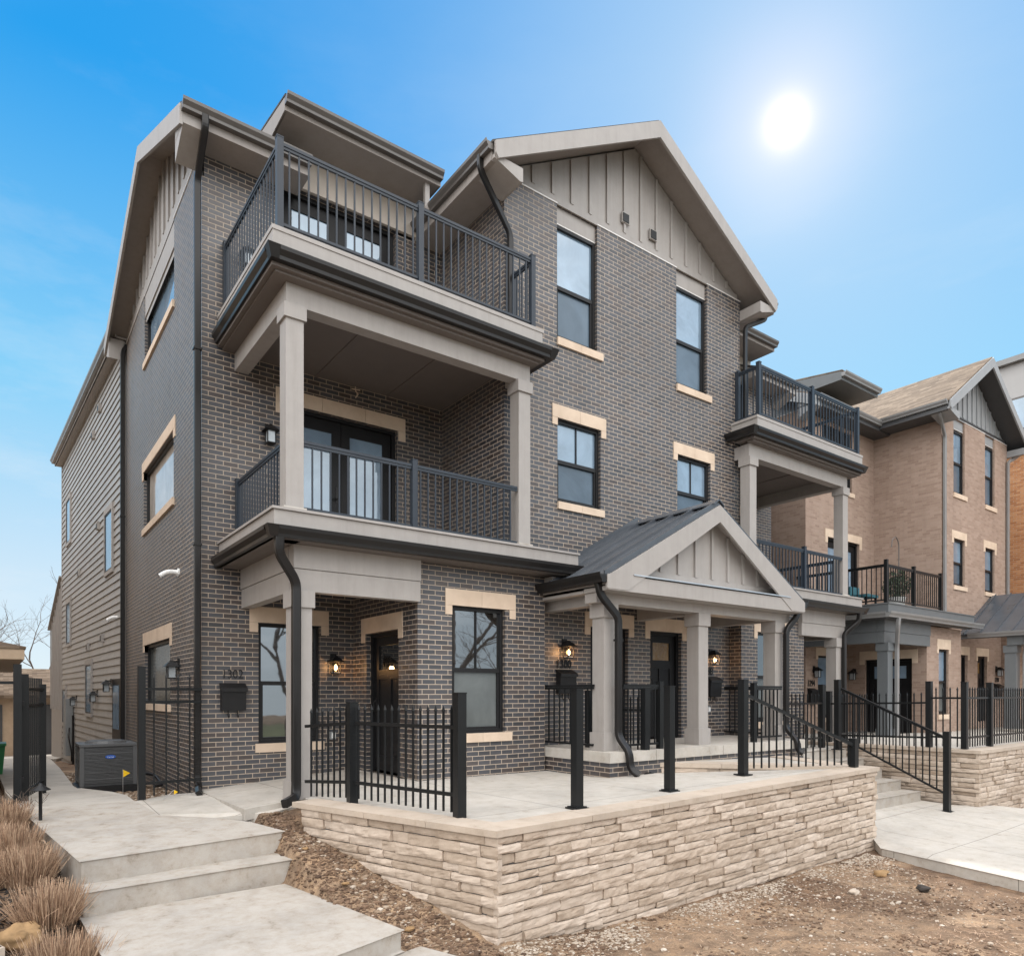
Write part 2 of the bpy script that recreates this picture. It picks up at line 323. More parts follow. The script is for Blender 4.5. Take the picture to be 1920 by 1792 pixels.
def window(P, fr, a0, a1, z0, z1, up='g_up', lo='g_scr', rev=.1, munt=True, lintel=None, sill=None, mid=.5, frame='frame', label=None, lim='lime', mullions=()):
    m = MB(); t = .05; b1 = -rev+.045; b0 = -rev-.03
    for (p, q, r, s_) in ((a0, a0+t, z0, z1), (a1-t, a1, z0, z1), (a0+t, a1-t, z0, z0+t), (a0+t, a1-t, z1-t, z1)): m.fb(fr, p, q, b0, b1, r, s_)
    zm = z0+(z1-z0)*mid
    if mid > 0: m.fb(fr, a0+t, a1-t, b0, b1-.012, zm-.03, zm+.03)
    if mid > 0:
        s2 = .035
        for (p, q, r, s_) in ((a0+t, a0+t+s2, z0+t, zm-.03), (a1-t-s2, a1-t, z0+t, zm-.03), (a0+t+s2, a1-t-s2, z0+t, z0+t+s2)): m.fb(fr, p, q, b0, b1-.022, r, s_)
    c = (a0+a1)/2
    if munt: m.fb(fr, c-.009, c+.009, b0, b1-.024, (zm+.03 if mid > 0 else z0+t), z1-t)
    for q in mullions: m.fb(fr, q-.03, q+.03, b0, b1-.004, z0+t, z1-t)
    W = m.build('window', frame, P, label)
    pb = -rev-.005
    zz = zm if mid > 0 else z0+t
    m = MB(); m.fb(fr, a0+t, a1-t, pb-.012, pb+.004, zz, z1-t); m.build('pane', up, W)
    if mid > 0: m = MB(); m.fb(fr, a0+t, a1-t, pb-.012, pb-.002, z0+t, zm); m.build('pane', lo, W)
    if lintel:
        l0, l1, lz0, lz1, leg, lz = lintel; m = MB(); n = 2 if l1-l0 < 1.6 else 3
        for i in range(n): m.fb(fr, l0+(l1-l0)*i/n+(.002 if i else 0), l0+(l1-l0)*(i+1)/n-.002, -rev*.6, .014, lz0, lz1)
        if leg: m.fb(fr, l0, l0+leg, -rev*.6, .012, lz, lz0-.003); m.fb(fr, l1-leg, l1, -rev*.6, .012, lz, lz0-.003)
        m.build('lintel', lim, W)
    if sill:
        l0, l1, lz0, lz1 = sill; m = MB(); n = 2
        for i in range(n): m.fb(fr, l0+(l1-l0)*i/n+(.002 if i else 0), l0+(l1-l0)*(i+1)/n-.002, -rev*.5, .035, lz0, lz1)
        m.build('sill', lim, W)
    return W
def door(P, fr, a0, a1, z0, z1, kind='entry', rev=.12, lintel=None, glassm='g_amber', flip=False, label=None, lim='lime'):
    m = MB(); t = .06; b1 = -rev+.05
    m.fb(fr, a0, a0+t, -rev-.05, b1, z0, z1); m.fb(fr, a1-t, a1, -rev-.05, b1, z0, z1); m.fb(fr, a0+t, a1-t, -rev-.05, b1, z1-t, z1)
    D = m.build('door', 'door', P, label)
    A0 = a0+t; A1 = a1-t; Z1 = z1-t; m = MB(); H = Z1-z0; Wd = A1-A0; bb = -rev+.0
    if kind == 'entry':
        g0, g1, gz0, gz1 = A0+.14, A1-.14, z0+H*.76, Z1-.13
        m.fb(fr, A0, A1, bb-.05, bb-.012, z0+.02, gz0); m.fb(fr, A0, g0, bb-.05, bb-.012, gz0, Z1); m.fb(fr, g1, A1, bb-.05, bb-.012, gz0, Z1); m.fb(fr, g0, g1, bb-.05, bb-.012, gz1, Z1)
        c = (A0+A1)/2
        for (p, q, r, s_) in ((A0+.005, A0+.13, z0+.03, Z1), (A1-.13, A1-.005, z0+.03, Z1), (A0+.13, A1-.13, z0+.03, z0+.25), (A0+.13, A1-.13, gz0-.15, gz0-.01), (c-.06, c+.06, z0+.25, gz0-.15), (A0+.13, A1-.13, gz1, Z1)): m.fb(fr, p, q, bb-.012, bb+.006, r, s_)
        m.build('door_leaf', 'door', D)
        m = MB(); m.fb(fr, g0, g1, bb-.04, bb-.015, gz0, gz1); m.build('pane', glassm, D)
        m = MB(); hx = A0+.07 if flip else A1-.07; m.fb(fr, hx-.02, hx+.02, bb+.006, bb+.02, z0+.85, z0+1.12); m.sweep([fr.p(hx, bb+.02, z0+.9), fr.p(hx, bb+.06, z0+.93), fr.p(hx, bb+.06, z0+1.05), fr.p(hx, bb+.02, z0+1.08)], .018, .018, (0, 1, 0), True); m.build('handle', 'black', D)
    else:
        n = 2; gm = MB()
        for i in range(n):
            p = A0+Wd*i/n; q = A0+Wd*(i+1)/n
            m.fb(fr, p+.004, p+.15, bb-.05, bb, z0+.02, Z1); m.fb(fr, q-.15, q-.004, bb-.05, bb, z0+.02, Z1); m.fb(fr, p+.15, q-.15, bb-.05, bb, z0+.02, z0+.22); m.fb(fr, p+.15, q-.15, bb-.05, bb, Z1-.18, Z1)
            gm.fb(fr, p+.15, q-.15, bb-.035, bb-.02, z0+.22, Z1-.18)
        m.build('door_leaf', 'door', D); gm.build('pane', glassm, D)
        m = MB(); c = (A0+A1)/2
        for s_ in (-.07,): m.sweep([fr.p(c+s_, bb, z0+.95), fr.p(c+s_, bb+.05, z0+.95), fr.p(c+s_-.09, bb+.05, z0+.95)], .02, .02, (0, 0, 1), True); m.fb(fr, c+s_-.02, c+s_+.02, bb, bb+.012, z0+.9, z0+1.14)
        m.build('handle', 'black', D)
    if lintel:
        l0, l1, lz0, lz1, leg, lz = lintel; m = MB(); n = 2 if l1-l0 < 1.6 else 3
        for i in range(n): m.fb(fr, l0+(l1-l0)*i/n+.001, l0+(l1-l0)*(i+1)/n-.003, -.06, .014, lz0, lz1)
        if leg: m.fb(fr, l0, l0+leg, -.06, .012, lz, lz0-.003); m.fb(fr, l1-leg, l1, -.06, .012, lz, lz0-.003)
        m.build('lintel', lim, D)
    return D
KG = [(0, 0), (.085, 0), (.09, .035), (.125, .085), (.13, .125), (.118, .125), (.11, .10), (0, .10)]
def gutter(P, pts, n_list, mat='gut', sc_=1.0):
    m = MB(); pts = [V(p) for p in pts]
    for i in range(len(pts)-1): m.extr([(b*sc_, z*sc_) for b, z in KG], pts[i], pts[i+1], n_list[i])
    return m.build('gutter', mat, P)
def smoothpath(pts, r=.09, n=5):
    pts = [V(p) for p in pts]; o = [pts[0]]
    for i in range(1, len(pts)-1):
        a, b, c = pts[i-1], pts[i], pts[i+1]; ra = min(r, (a-b).length*.45); rc = min(r, (c-b).length*.45)
        p0 = b+(a-b).normalized()*ra; p1 = b+(c-b).normalized()*rc
        for j in range(n+1): t = j/n; o.append(p0*(1-t)**2+b*2*t*(1-t)+p1*t*t)
    o.append(pts[-1]); return o
def downspout(P, pts, mat='gut', ref=(0, 1, 0), w=.085, h=.065, straps=()):
    m = MB(); m.sweep(smoothpath(pts), w, h, ref)
    for (x, y, z) in straps: m.box(x-.055, x+.055, y-.045, y+.045, z, z+.03)
    return m.build('downspout', mat, P)
def column(P, x, y, z0, z1, w=.22, base=.24, cap=.2, mat='trim', cb=None):
    m = MB(); m.box(x-w/2, x+w/2, y-w/2, y+w/2, z0, z1); c = m.build('column', mat, P); e = w/2+.028
    m = MB(); m.box(x-e, x+e, y-e, y+e, z1-cap, z1-.002); m.build('capital', mat, c)
    m = MB(); m.box(x-e, x+e, y-e, y+e, z0+.002, z0+base); m.build('base', cb or mat, c)
    return c
def battens(mb, fr, a0, a1, zb, ztop, step=.405, off=0, w=.055, t=.034):
    a = a0+off
    while a < a1:
        z1 = min(ztop(a-w/2), ztop(a+w/2)) if callable(ztop) else ztop
        if z1-zb > .03: mb.fb(fr, a-w/2, a+w/2, 0, t, zb, z1)
        a += step
def railing(name, loc, label, cat, runs, posts, group=None, H=1.0, style='rail', mat='rail', gap=.115, plate=False, pw=.075, cap=True, bl=.06, rw=.045):
    T = thing(name, loc, label, cat, group)
    for (A, B) in runs:
        A = V(A); B = V(B); m = MB(); d = B-A; hl = V((d.x, d.y, 0)).length; n = max(1, round(hl/gap))
        if style == 'rail':
            m.bar(A+V((0, 0, H-.02)), B+V((0, 0, H-.02)), rw, .035); m.bar(A+V((0, 0, bl+.02)), B+V((0, 0, bl+.02)), .035, .03); m.bar(A+V((0, 0, H-.055)), B+V((0, 0, H-.055)), .028, .03)
            for i in range(1, n): p = A+d*(i/n); m.box(p.x-.009, p.x+.009, p.y-.009, p.y+.009, p.z+bl+.02, p.z+H-.04)
        elif style == 'stair':
            m.bar(A+V((0, 0, H)), B+V((0, 0, H)), .05, .045)
            m.bar(A+V((0, 0, bl)), B+V((0, 0, bl)), .035, .03)
            for i in range(1, n): p = A+d*(i/n); m.box(p.x-.009, p.x+.009, p.y-.009, p.y+.009, p.z+bl, p.z+H)
        else:
            m.bar(A+V((0, 0, H-.2)), B+V((0, 0, H-.2)), .03, .035); m.bar(A+V((0, 0, .2)), B+V((0, 0, .2)), .03, .035)
            for i in range(1, n):
                p = A+d*(i/n); m.box(p.x-.009, p.x+.009, p.y-.009, p.y+.009, p.z+.03, p.z+H-.05); k = .014
                m.add([(p.x-k, p.y-k, p.z+H-.05), (p.x+k, p.y-k, p.z+H-.05), (p.x+k, p.y+k, p.z+H-.05), (p.x-k, p.y+k, p.z+H-.05), (p.x, p.y, p.z+H+.01)], [(0, 1, 4), (1, 2, 4), (2, 3, 4), (3, 0, 4), (3, 2, 1, 0)])
        m.build('railing_panel' if style != 'fence' else 'picket_panel', mat, T)
    for (x, y, z0, z1) in posts:
        m = MB(); m.box(x-pw/2, x+pw/2, y-pw/2, y+pw/2, z0, z1)
        if cap: e = pw/2+.004; m.box(x-e, x+e, y-e, y+e, z1, z1+.012)
        if plate: m.box(x-.085, x+.085, y-.085, y+.085, z0, z0+.014); m.box(x-.06, x+.06, y-.06, y+.06, z0+.014, z0+.024)
        m.build('post', mat, T)
    return T
def lantern(loc, n, label, lit=False, s=1.0, group='wall lanterns'):
    n = V(n); u = V((-n.y, n.x, 0)); fr = Fr(loc, u, n)
    T = thing('wall_lantern', loc, label, 'lantern', group)
    f = lambda *a: tuple(x*s for x in a)
    m = MB(); m.fb(fr, *f(-.05, .05, 0, .02, -.02, .16)); m.fb(fr, *f(-.012, .012, .02, .11, .10, .125)); m.build('mount', 'black', T)
    m = MB(); c = .11*s
    def frus(w0, w1, z0, z1): m.add([fr.p(i*w, c+j*w, z) for w, z in ((w0, z0), (w1, z1)) for i, j in ((-1, -1), (1, -1), (1, 1), (-1, 1))], [(3, 2, 1, 0), (4, 5, 6, 7)]+[(i, (i+1) % 4, 4+(i+1) % 4, 4+i) for i in range(4)])
    frus(.105*s, .045*s, .03*s, .10*s); frus(.03*s, .02*s, .10*s, .13*s); frus(.06*s, .06*s, -.155*s, -.14*s)
    for i in (-1, 1):
        for j in (-1, 1): m.fb(fr, i*.058*s-.006, i*.058*s+.006, c+j*.058*s-.006, c+j*.058*s+.006, -.14*s, .03*s)
    m.build('cage', 'black', T)
    m = MB(); m.fb(fr, -.05*s, .05*s, c-.05*s, c+.05*s, -.138*s, -.128*s) if lit else m.fb(fr, -.05*s, .05*s, c-.05*s, c+.05*s, -.138*s, .028*s); m.build('lantern_glass', 'g_lant', T)
    m = MB(); b = fr.p(0, c, -.055*s); m.sweep([b-V((0, 0, .05*s)), b-V((0, 0, .02*s)), b+V((0, 0, .02*s)), b+V((0, 0, .045*s))], .055*s, .055*s, (0, 1, 0), True, 8, [.4, 1, .9, .3])
    m.build('bulb', 'glow' if lit else 'white', T, smooth=True)
    if lit:
        li = bpy.data.lights.new('lantern_light', 'POINT'); li.energy = 3.2; li.color = (1, .52, .20); li.shadow_soft_size = .04
        lo = bpy.data.objects.new('lantern_light', li); col.objects.link(lo); lo.parent = T; lo.location = b+n*.05-V(loc)+V((0, 0, 0))
    return T
def mailbox(loc, n, label, s=1.0, mat='black'):
    n = V(n); fr = Fr(loc, (-n.y, n.x, 0), n); T = thing('mailbox', loc, label, 'mailbox', 'wall mailboxes')
    q = [(-.18, 0), (.18, 0)]
    m = MB(); m.add([fr.p(a*s, b*s, z*s) for a in (-.18, .18) for b, z in ((0, 0), (.11, 0), (.13, .33), (0, .40))], [(0, 1, 2, 3), (7, 6, 5, 4), (0, 4, 5, 1), (1, 5, 6, 2), (2, 6, 7, 3), (3, 7, 4, 0)]); m.build('box', mat, T)
    m = MB(); m.add([fr.p(a*s, b*s, z*s) for a in (-.195, .195) for b, z in ((0, .405), (.145, .335), (.15, .29), (.155, .29), (.155, .345), (0, .425))], [tuple(range(6)), tuple(range(11, 5, -1))]+[(i, (i+1) % 6, 6+(i+1) % 6, 6+i) for i in range(6)]); m.build('lid', mat, T)
    m = MB()
    for a in (-.07, .07): m.sweep([fr.p(a*s, .03, .0), fr.p(a*s, .03, -.07), fr.p(a*s, .06, -.10), fr.p(a*s, .09, -.07)], .014, .014, (1, 0, 0), True)
    m.build('paper_hook', mat, T); return T
def text(txt, loc, n, size, label, mat='black', cat='house number', name='house_number', parent=None, ex=.006, sx=.8):
    cu = bpy.data.curves.new('t', 'FONT'); cu.body = txt; cu.size = size; cu.extrude = ex; cu.align_x = 'CENTER'; cu.resolution_u = 3
    t = bpy.data.objects.new('t', cu); col.objects.link(t); dg = bpy.context.evaluated_depsgraph_get(); me = bpy.data.meshes.new_from_object(t.evaluated_get(dg)); bpy.data.objects.remove(t)
    n = V(n); u = V((-n.y, n.x, 0)); mb = MB()
    for v in me.vertices: pass
    mb.add([V(loc)+u*v.co.x*sx+V((0, 0, v.co.y))+n*(v.co.z+ex+.003) for v in me.vertices], [tuple(p.vertices) for p in me.polygons])
    bpy.data.meshes.remove(me)
    return mb.build(name, mat, parent, label, None if parent else cat)
def hsh(*a): return (math.sin(sum(x*(12.9898+i*37.719) for i, x in enumerate(a)))*43758.5453) % 1
def stone_wall(name, label, runs, zt, zb, seed, group='stacked stone walls', rowh=(.065, .108), cop=(.3, .058), lens=(.18, .62), copruns=None, kind=None):
    rnd = random.Random(seed); T = None; loc = V(runs[0][0]); T = thing(name, (loc.x, loc.y, zb(loc.x, loc.y)), label, 'stone wall', group)
    m = MB(); core_ = MB()
    for (A, B, n) in runs:
        A = V((A[0], A[1], 0)); B = V((B[0], B[1], 0)); n = V((n[0], n[1], 0)).normalized(); L_ = (B-A).length; u = (B-A)/L_
        P = lambda a, b, z: A+u*a+n*b+V((0, 0, z))
        n0 = 12; 
        for i in range(n0):
            a0 = .16+(L_-.32)*i/n0; a1 = .16+(L_-.32)*(i+1)/n0; q0 = P(a0, 0, 0); q1 = P(a1, 0, 0)
            z0 = zb(q0.x, q0.y)-.3; 
            core_.hexa([P(a0, -.25, z0), P(a1, -.25, z0), P(a1, -.035, z0), P(a0, -.035, z0), P(a0, -.25, zt(q0.x, q0.y)-cop[1]), P(a1, -.25, zt(q1.x, q1.y)-cop[1]), P(a1, -.035, zt(q1.x, q1.y)-cop[1]), P(a0, -.035, zt(q0.x, q0.y)-cop[1])])
        dep = 0
        while dep < 1.7:
            h = rnd.uniform(*rowh); a = -rnd.uniform(0, .12)
            while a < L_:
                ln = rnd.uniform(*lens)*(1 if h > .06 else 1.15); a0 = max(a, 0.0); a1 = min(a+ln, L_); a += ln
                if a1-a0 < .05: continue
                c = P((a0+a1)/2, 0, 0); top = zt(c.x, c.y)-cop[1]-dep
                if top < zb(c.x, c.y)-.06: continue
                off = rnd.uniform(-.022, .022); nx = max(3, int((a1-a0)/.045)); nz = 4; vs = []; fs = []; wob = rnd.uniform(-.006, .006); hh = h-.009-(rnd.random() < .15)*.006; ed0 = 0 if a0 == 0 else .004; sd = rnd.random()*50; tl = rnd.uniform(-.006, .006)
                for j in range(nz+1):
                    for i in range(nx+1):
                        fa = i/nx; fz = j/nz; aa = a0+.0015+(a1-a0-.003)*fa
                        e = min(fz, 1-fz)*hh; e2 = min(fa, 1-fa)*(a1-a0)
                        if (a0 == 0 and fa < .5) or (a1 == L_ and fa > .5): e2 = 1
                        inn = .005*max(0, 1-e/.005)+.005*max(0, 1-e2/.008)
                        q = V((aa*9+sd, fz*h*16+sd, sd)); dn = noise.noise(q)*.013+noise.noise(q*3.1)*.006
                        zz = top-h*.5+(fz-.5)*hh+noise.noise(V((aa*5+sd, fz*2, 3)))*.007*(.3+abs(fz-.5))+(fa-.5)*tl
                        qq = P(aa, 0, 0); dz = (zt(qq.x, qq.y)-zt(c.x, c.y))
                        vs.append(P(aa, off+dn-inn, zz+dz))
                k = (nx+1)
                for j in range(nz):
                    for i in range(nx): fs.append((j*k+i, j*k+i+1, (j+1)*k+i+1, (j+1)*k+i))
                bt = [P(a0+.004, -.06, top-h+.003), P(a1-.004, -.06, top-h+.003), P(a1-.004, -.06, top-.003), P(a0+.004, -.06, top-.003)]
                b0 = len(vs); vs += bt; c00, c10, c11, c01 = 0, nx, nz*k+nx, nz*k
                fs += [tuple([b0+1, b0]+[i for i in range(0, k)]), tuple([b0+3, b0+2]+[nz*k+i for i in range(nx, -1, -1)]), tuple([b0, b0+3]+[j*k for j in range(nz, -1, -1)]), tuple([b0+2, b0+1]+[j*k+nx for j in range(0, nz+1)])]
                m.add(vs, fs, rnd.random())
            dep += h
    m.build('stones', 'stone', T, attr=True, smooth=False)
    core_.build('core', 'gdark', T)
    cm = MB()
    for (A, B, n) in (copruns or runs):
        A = V((A[0], A[1], 0)); B = V((B[0], B[1], 0)); n = V((n[0], n[1], 0)).normalized(); L_ = (B-A).length; u = (B-A)/L_; a = 0
        e0, e1 = 0, 0
        while a < L_-.01:
            ln = rnd.uniform(.85, 1.25); a1 = min(a+ln, L_); 
            if L_-a1 < .3: a1 = L_
            P = lambda a_, b, z: A+u*a_+n*b+V((0, 0, z+zt((A+u*a_).x, (A+u*a_).y)))
            mi = lambda a_, b: a_+( (b+.0)*0)
            g = .003
            p = [P(a+g, -cop[0], -cop[1]), P(a1-g, -cop[0], -cop[1]), P(a1-g, .035, -cop[1]), P(a+g, .035, -cop[1]), P(a+g, -cop[0], .0), P(a1-g, -cop[0], .0), P(a1-g, .035, 0), P(a+g, .035, 0)]
            cm.hexa(p); a = a1
    cm.build('coping', 'coping', T)
    return T
# ================================================================== TERRAIN
def gz(x, y):
    def lp(v, t):
        for i in range(len(t)-1):
            if v <= t[i+1][0]: a, b = t[i], t[i+1]; return b[1] if b[0] == a[0] else a[1]+(b[1]-a[1])*max(0, (v-a[0])/(b[0]-a[0]))
        return t[-1][1]
    zl = lp(y, [(-30, -1.35), (0, -1.18), (4, -1.06), (5, -.94), (6, -.70), (7, -.42), (8, -.22), (8.4, -.22), (10.2, -.33), (28, -1.13), (34, -1.35), (200, -1.6)])
    zr = lp(y, [(-30, -1.35), (0, -1.2), (5, -1.10), (8.5, -1.10), (12, -1.10), (34, -1.35), (200, -1.6)])
    t = min(1, max(0, (x-3.2)/1.4)); t = t*t*(3-2*t)
    if y > 9: t = min(1, max(0, (x-2.6)/.6))
    z = zl*(1-t)+zr*t
    if .45 < x < 2.45 and 3 < y < 10.2: z -= .32*min(1, (x-.45)/.15)*min(1, (2.45-x)/.12)*min(1, (10.2-y)/.6)
    if x < .7: z -= .20*min(1, (.7-x)*6)*min(1, max(0, (9.6-y)*1.2))
    return z
def axis(a, b, fine0, fine1, st, cs):
    o = []; x = a
    while x < b: o.append(x); x += st if fine0 <= x < fine1 else (cs if abs(x) < 60 else 60)
    o.append(b); return o
xs = axis(-300, 300, -.6, 11, .06, 2.2); ys = axis(-60, 400, 2.2, 8.8, .06, 1.6)
m = MB(); vs = []; fs = []
for y in ys:
    for x in xs:
        near = -1 < x < 12 and 1 < y < 9.2; q = V((x, y, 0))
        d = (noise.noise(q*1.3)*.035+noise.noise(q*5)*.016+noise.noise(q*13)*.010) if near else 0
        vs.append((x, y, gz(x, y)+d))
nx = len(xs)
for j in range(len(ys)-1):
    for i in range(nx-1): fs.append((j*nx+i, j*nx+i+1, (j+1)*nx+i+1, (j+1)*nx+i))
m.add(vs, fs); m.build('ground', 'dirt', kind='structure', org=(0, 0, -1), smooth=True)
m = MB(); m.slab([(-60, -3, -1.10), (60, -3, -1.10), (60, -1.2, -1.10), (-60, -1.2, -1.10)], .12); m.build('street_pavement', 'conc', kind='structure')
m = MB(); m.slab([(-60, -12, -1.17), (60, -12, -1.17), (60, -3.1, -1.17), (-60, -3.1, -1.17)], .05); m.build('road', 'road', kind='structure')
# ---- patio, walkway, porch floor, steps
CP = [(3.45, 4.89), (2.71, 7.47), (10.3, 5.08)]
PZ = {0: 0}
m = MB()
m.slab([(3.62, 5.10, -.004), (10.1, 5.28, .08), (7.85, 7.05, -.01), (6.85, 7.6, -.02), (6.85, 8.7, -.02), (4.55, 8.7, -.01), (3.0, 8.35, -.09), (2.9, 7.5, -.05)], .12)
m.build('patio_slab', 'conc', kind='structure')
m = MB(); m.slab([(2.30, 8.25, -.155), (3.02, 8.32, -.095), (4.55, 8.70, -.0135), (4.62, 10.55, -.03), (2.30, 10.55, -.185)], .13); m.build('side_porch_floor', 'conc', kind='structure')
m = MB(); m.slab([(1.452, 10.05, -.205), (1.522, 9.0, -.24), (2.022, 8.5, -.256), (2.62, 8.14, -.20), (2.9, 8.25, -.168), (2.6, 9.2, -.168), (2.29, 10.4, -.20), (1.9, 10.42, -.205)], .1); m.build('porch_path', 'conc', kind='structure')
# left path (landing, two steps, lower slab)
def step(name, pts, z, dz, mat='concd'):
    m = MB(); m.slab([(x, y, z if len(p) == 2 else p[2]) for p in pts for x, y in [p[:2]]], dz); o = m.build(name, mat, kind='structure')
    b = o.modifiers.new('b', 'BEVEL'); b.width = .018; b.segments = 3; b.limit_method = 'ANGLE'; return o
step('path_landing', [(x, y, -.30+.033*(y-7.17)) for x, y in ((.62, 7.17), (2.47, 7.42), (2.30, 8.05), (2.02, 8.50), (1.52, 9.0), (1.45, 10.05), (.28, 10.05), (.34, 9.5))], -.30, .45)
step('entry_step', [(.60, 6.86), (2.50, 7.02), (2.45, 7.44), (.64, 7.20)], -.505, .4)
step('front_path', [(.70, 4.3, -.72), (1.82, 4.78, -.72), (2.62, 5.03, -.72), (2.30, 6.9, -.712), (.60, 6.9, -.712)], -.715, .17)
step('front_step', [(.9, 3.9), (2.1, 4.35), (2.95, 4.62), (2.8, 5.05), (.7, 4.6)], -.90, .3)
m = MB(); 
vs = []; fs = []
rows = [((.28, 10.052), (1.45, 10.052)), ((.25, 11.1), (1.50, 11.05)), ((.2, 12), (1.42, 11.9)), ((.17, 12.7), (1.25, 12.6)), ((.15, 13.5), (1.10, 13.3)), ((.15, 14.5), (1.10, 14.3)), ((.12, 17), (1.2, 17)), ((.12, 21), (1.35, 21)), ((.1, 28), (1.55, 28)), ((-2.5, 28.1), (1.7, 28.1)), ((-2.5, 34), (3, 34))]
for a, b in rows:
    for (x, y) in (a, b): vs.append((x, y, -.206-.0454*(y-10.05)))
for i in range(len(rows)-1): fs.append((2*i, 2*i+1, 2*i+3, 2*i+2))
m.add(vs+[(x, y, z-.25) for x, y, z in vs], fs+[(2*i+1, 2*i+3, 2*i+3+len(vs), 2*i+1+len(vs)) for i in range(len(rows)-1)]+[(2*i, 2*i+2, 2*i+2+len(vs), 2*i+len(vs)) for i in range(len(rows)-1)])
m.build('side_path', 'conc', kind='structure')
# centre walkway, right steps, front walk
m = MB(); m.slab([(10.35, 5.35, .085), (10.9, 7.05, .075), (11.9, 7.05, .09), (11.9, 7.7, .09), (7.0, 7.2, .155), (7.95, 7.2, .16), (8.0, 7.12, .155)][:3]+[(11.6, 7.0, .09), (11.6, 7.3, .12), (7.6, 7.35, .165)], .2); m.build('entry_walkway', 'conc', kind='structure')
for i, (y, z) in enumerate([(5.95, -.63), (6.3, -.455), (6.65, -.28), (7.0, -.105), (7.35, .07)]):
    x0 = 10.6 if i < 4 else 10.9
    step('stair_tread', [(x0-.2 if i < 3 else 10.95, y), (13.72, y), (13.72, y+.42 if i < 4 else 8.6), (x0-.2 if i < 3 else 10.95, y+.42 if i < 4 else 8.6)], z, .3)
step('street_walk', [(9.95, 4.83, -.985), (9.6, 3.0, -1.0), (9.2, 1.0, -1.02), (15.6, 1.0, -1.02), (14.6, 5.0, -.86), (13.75, 5.4, -.82), (13.75, 6.1, -.80), (10.5, 6.1, -.80), (10.35, 5.15, -.93)], 0, .16, 'conc')
m = MB(); m.slab([(11.7, 7.3, .08), (14.0, 7.6, .085), (14.0, 8.7, .085), (19.7, 8.7, .085), (19.7, 10.6, .085), (13.8, 10.6, .085), (13.8, 8.4, .085), (11.7, 8.4, .085)], .2); m.slab([(14.02, 5.3, .125), (30, 5.5, .125), (30, 8.69, .125), (14.02, 8.69, .125)], .2); m.build('neighbour_patio', 'conc', kind='structure')
m = MB(); m.box(6.82, 11.68, 6.98, 8.66, .20, .345); m.build('porch_slab', 'conc', kind='structure')
m = MB(); m.box(6.84, 11.66, 7.01, 8.66, -.15, .198); m.build('porch_brick_base', 'brick', kind='structure')

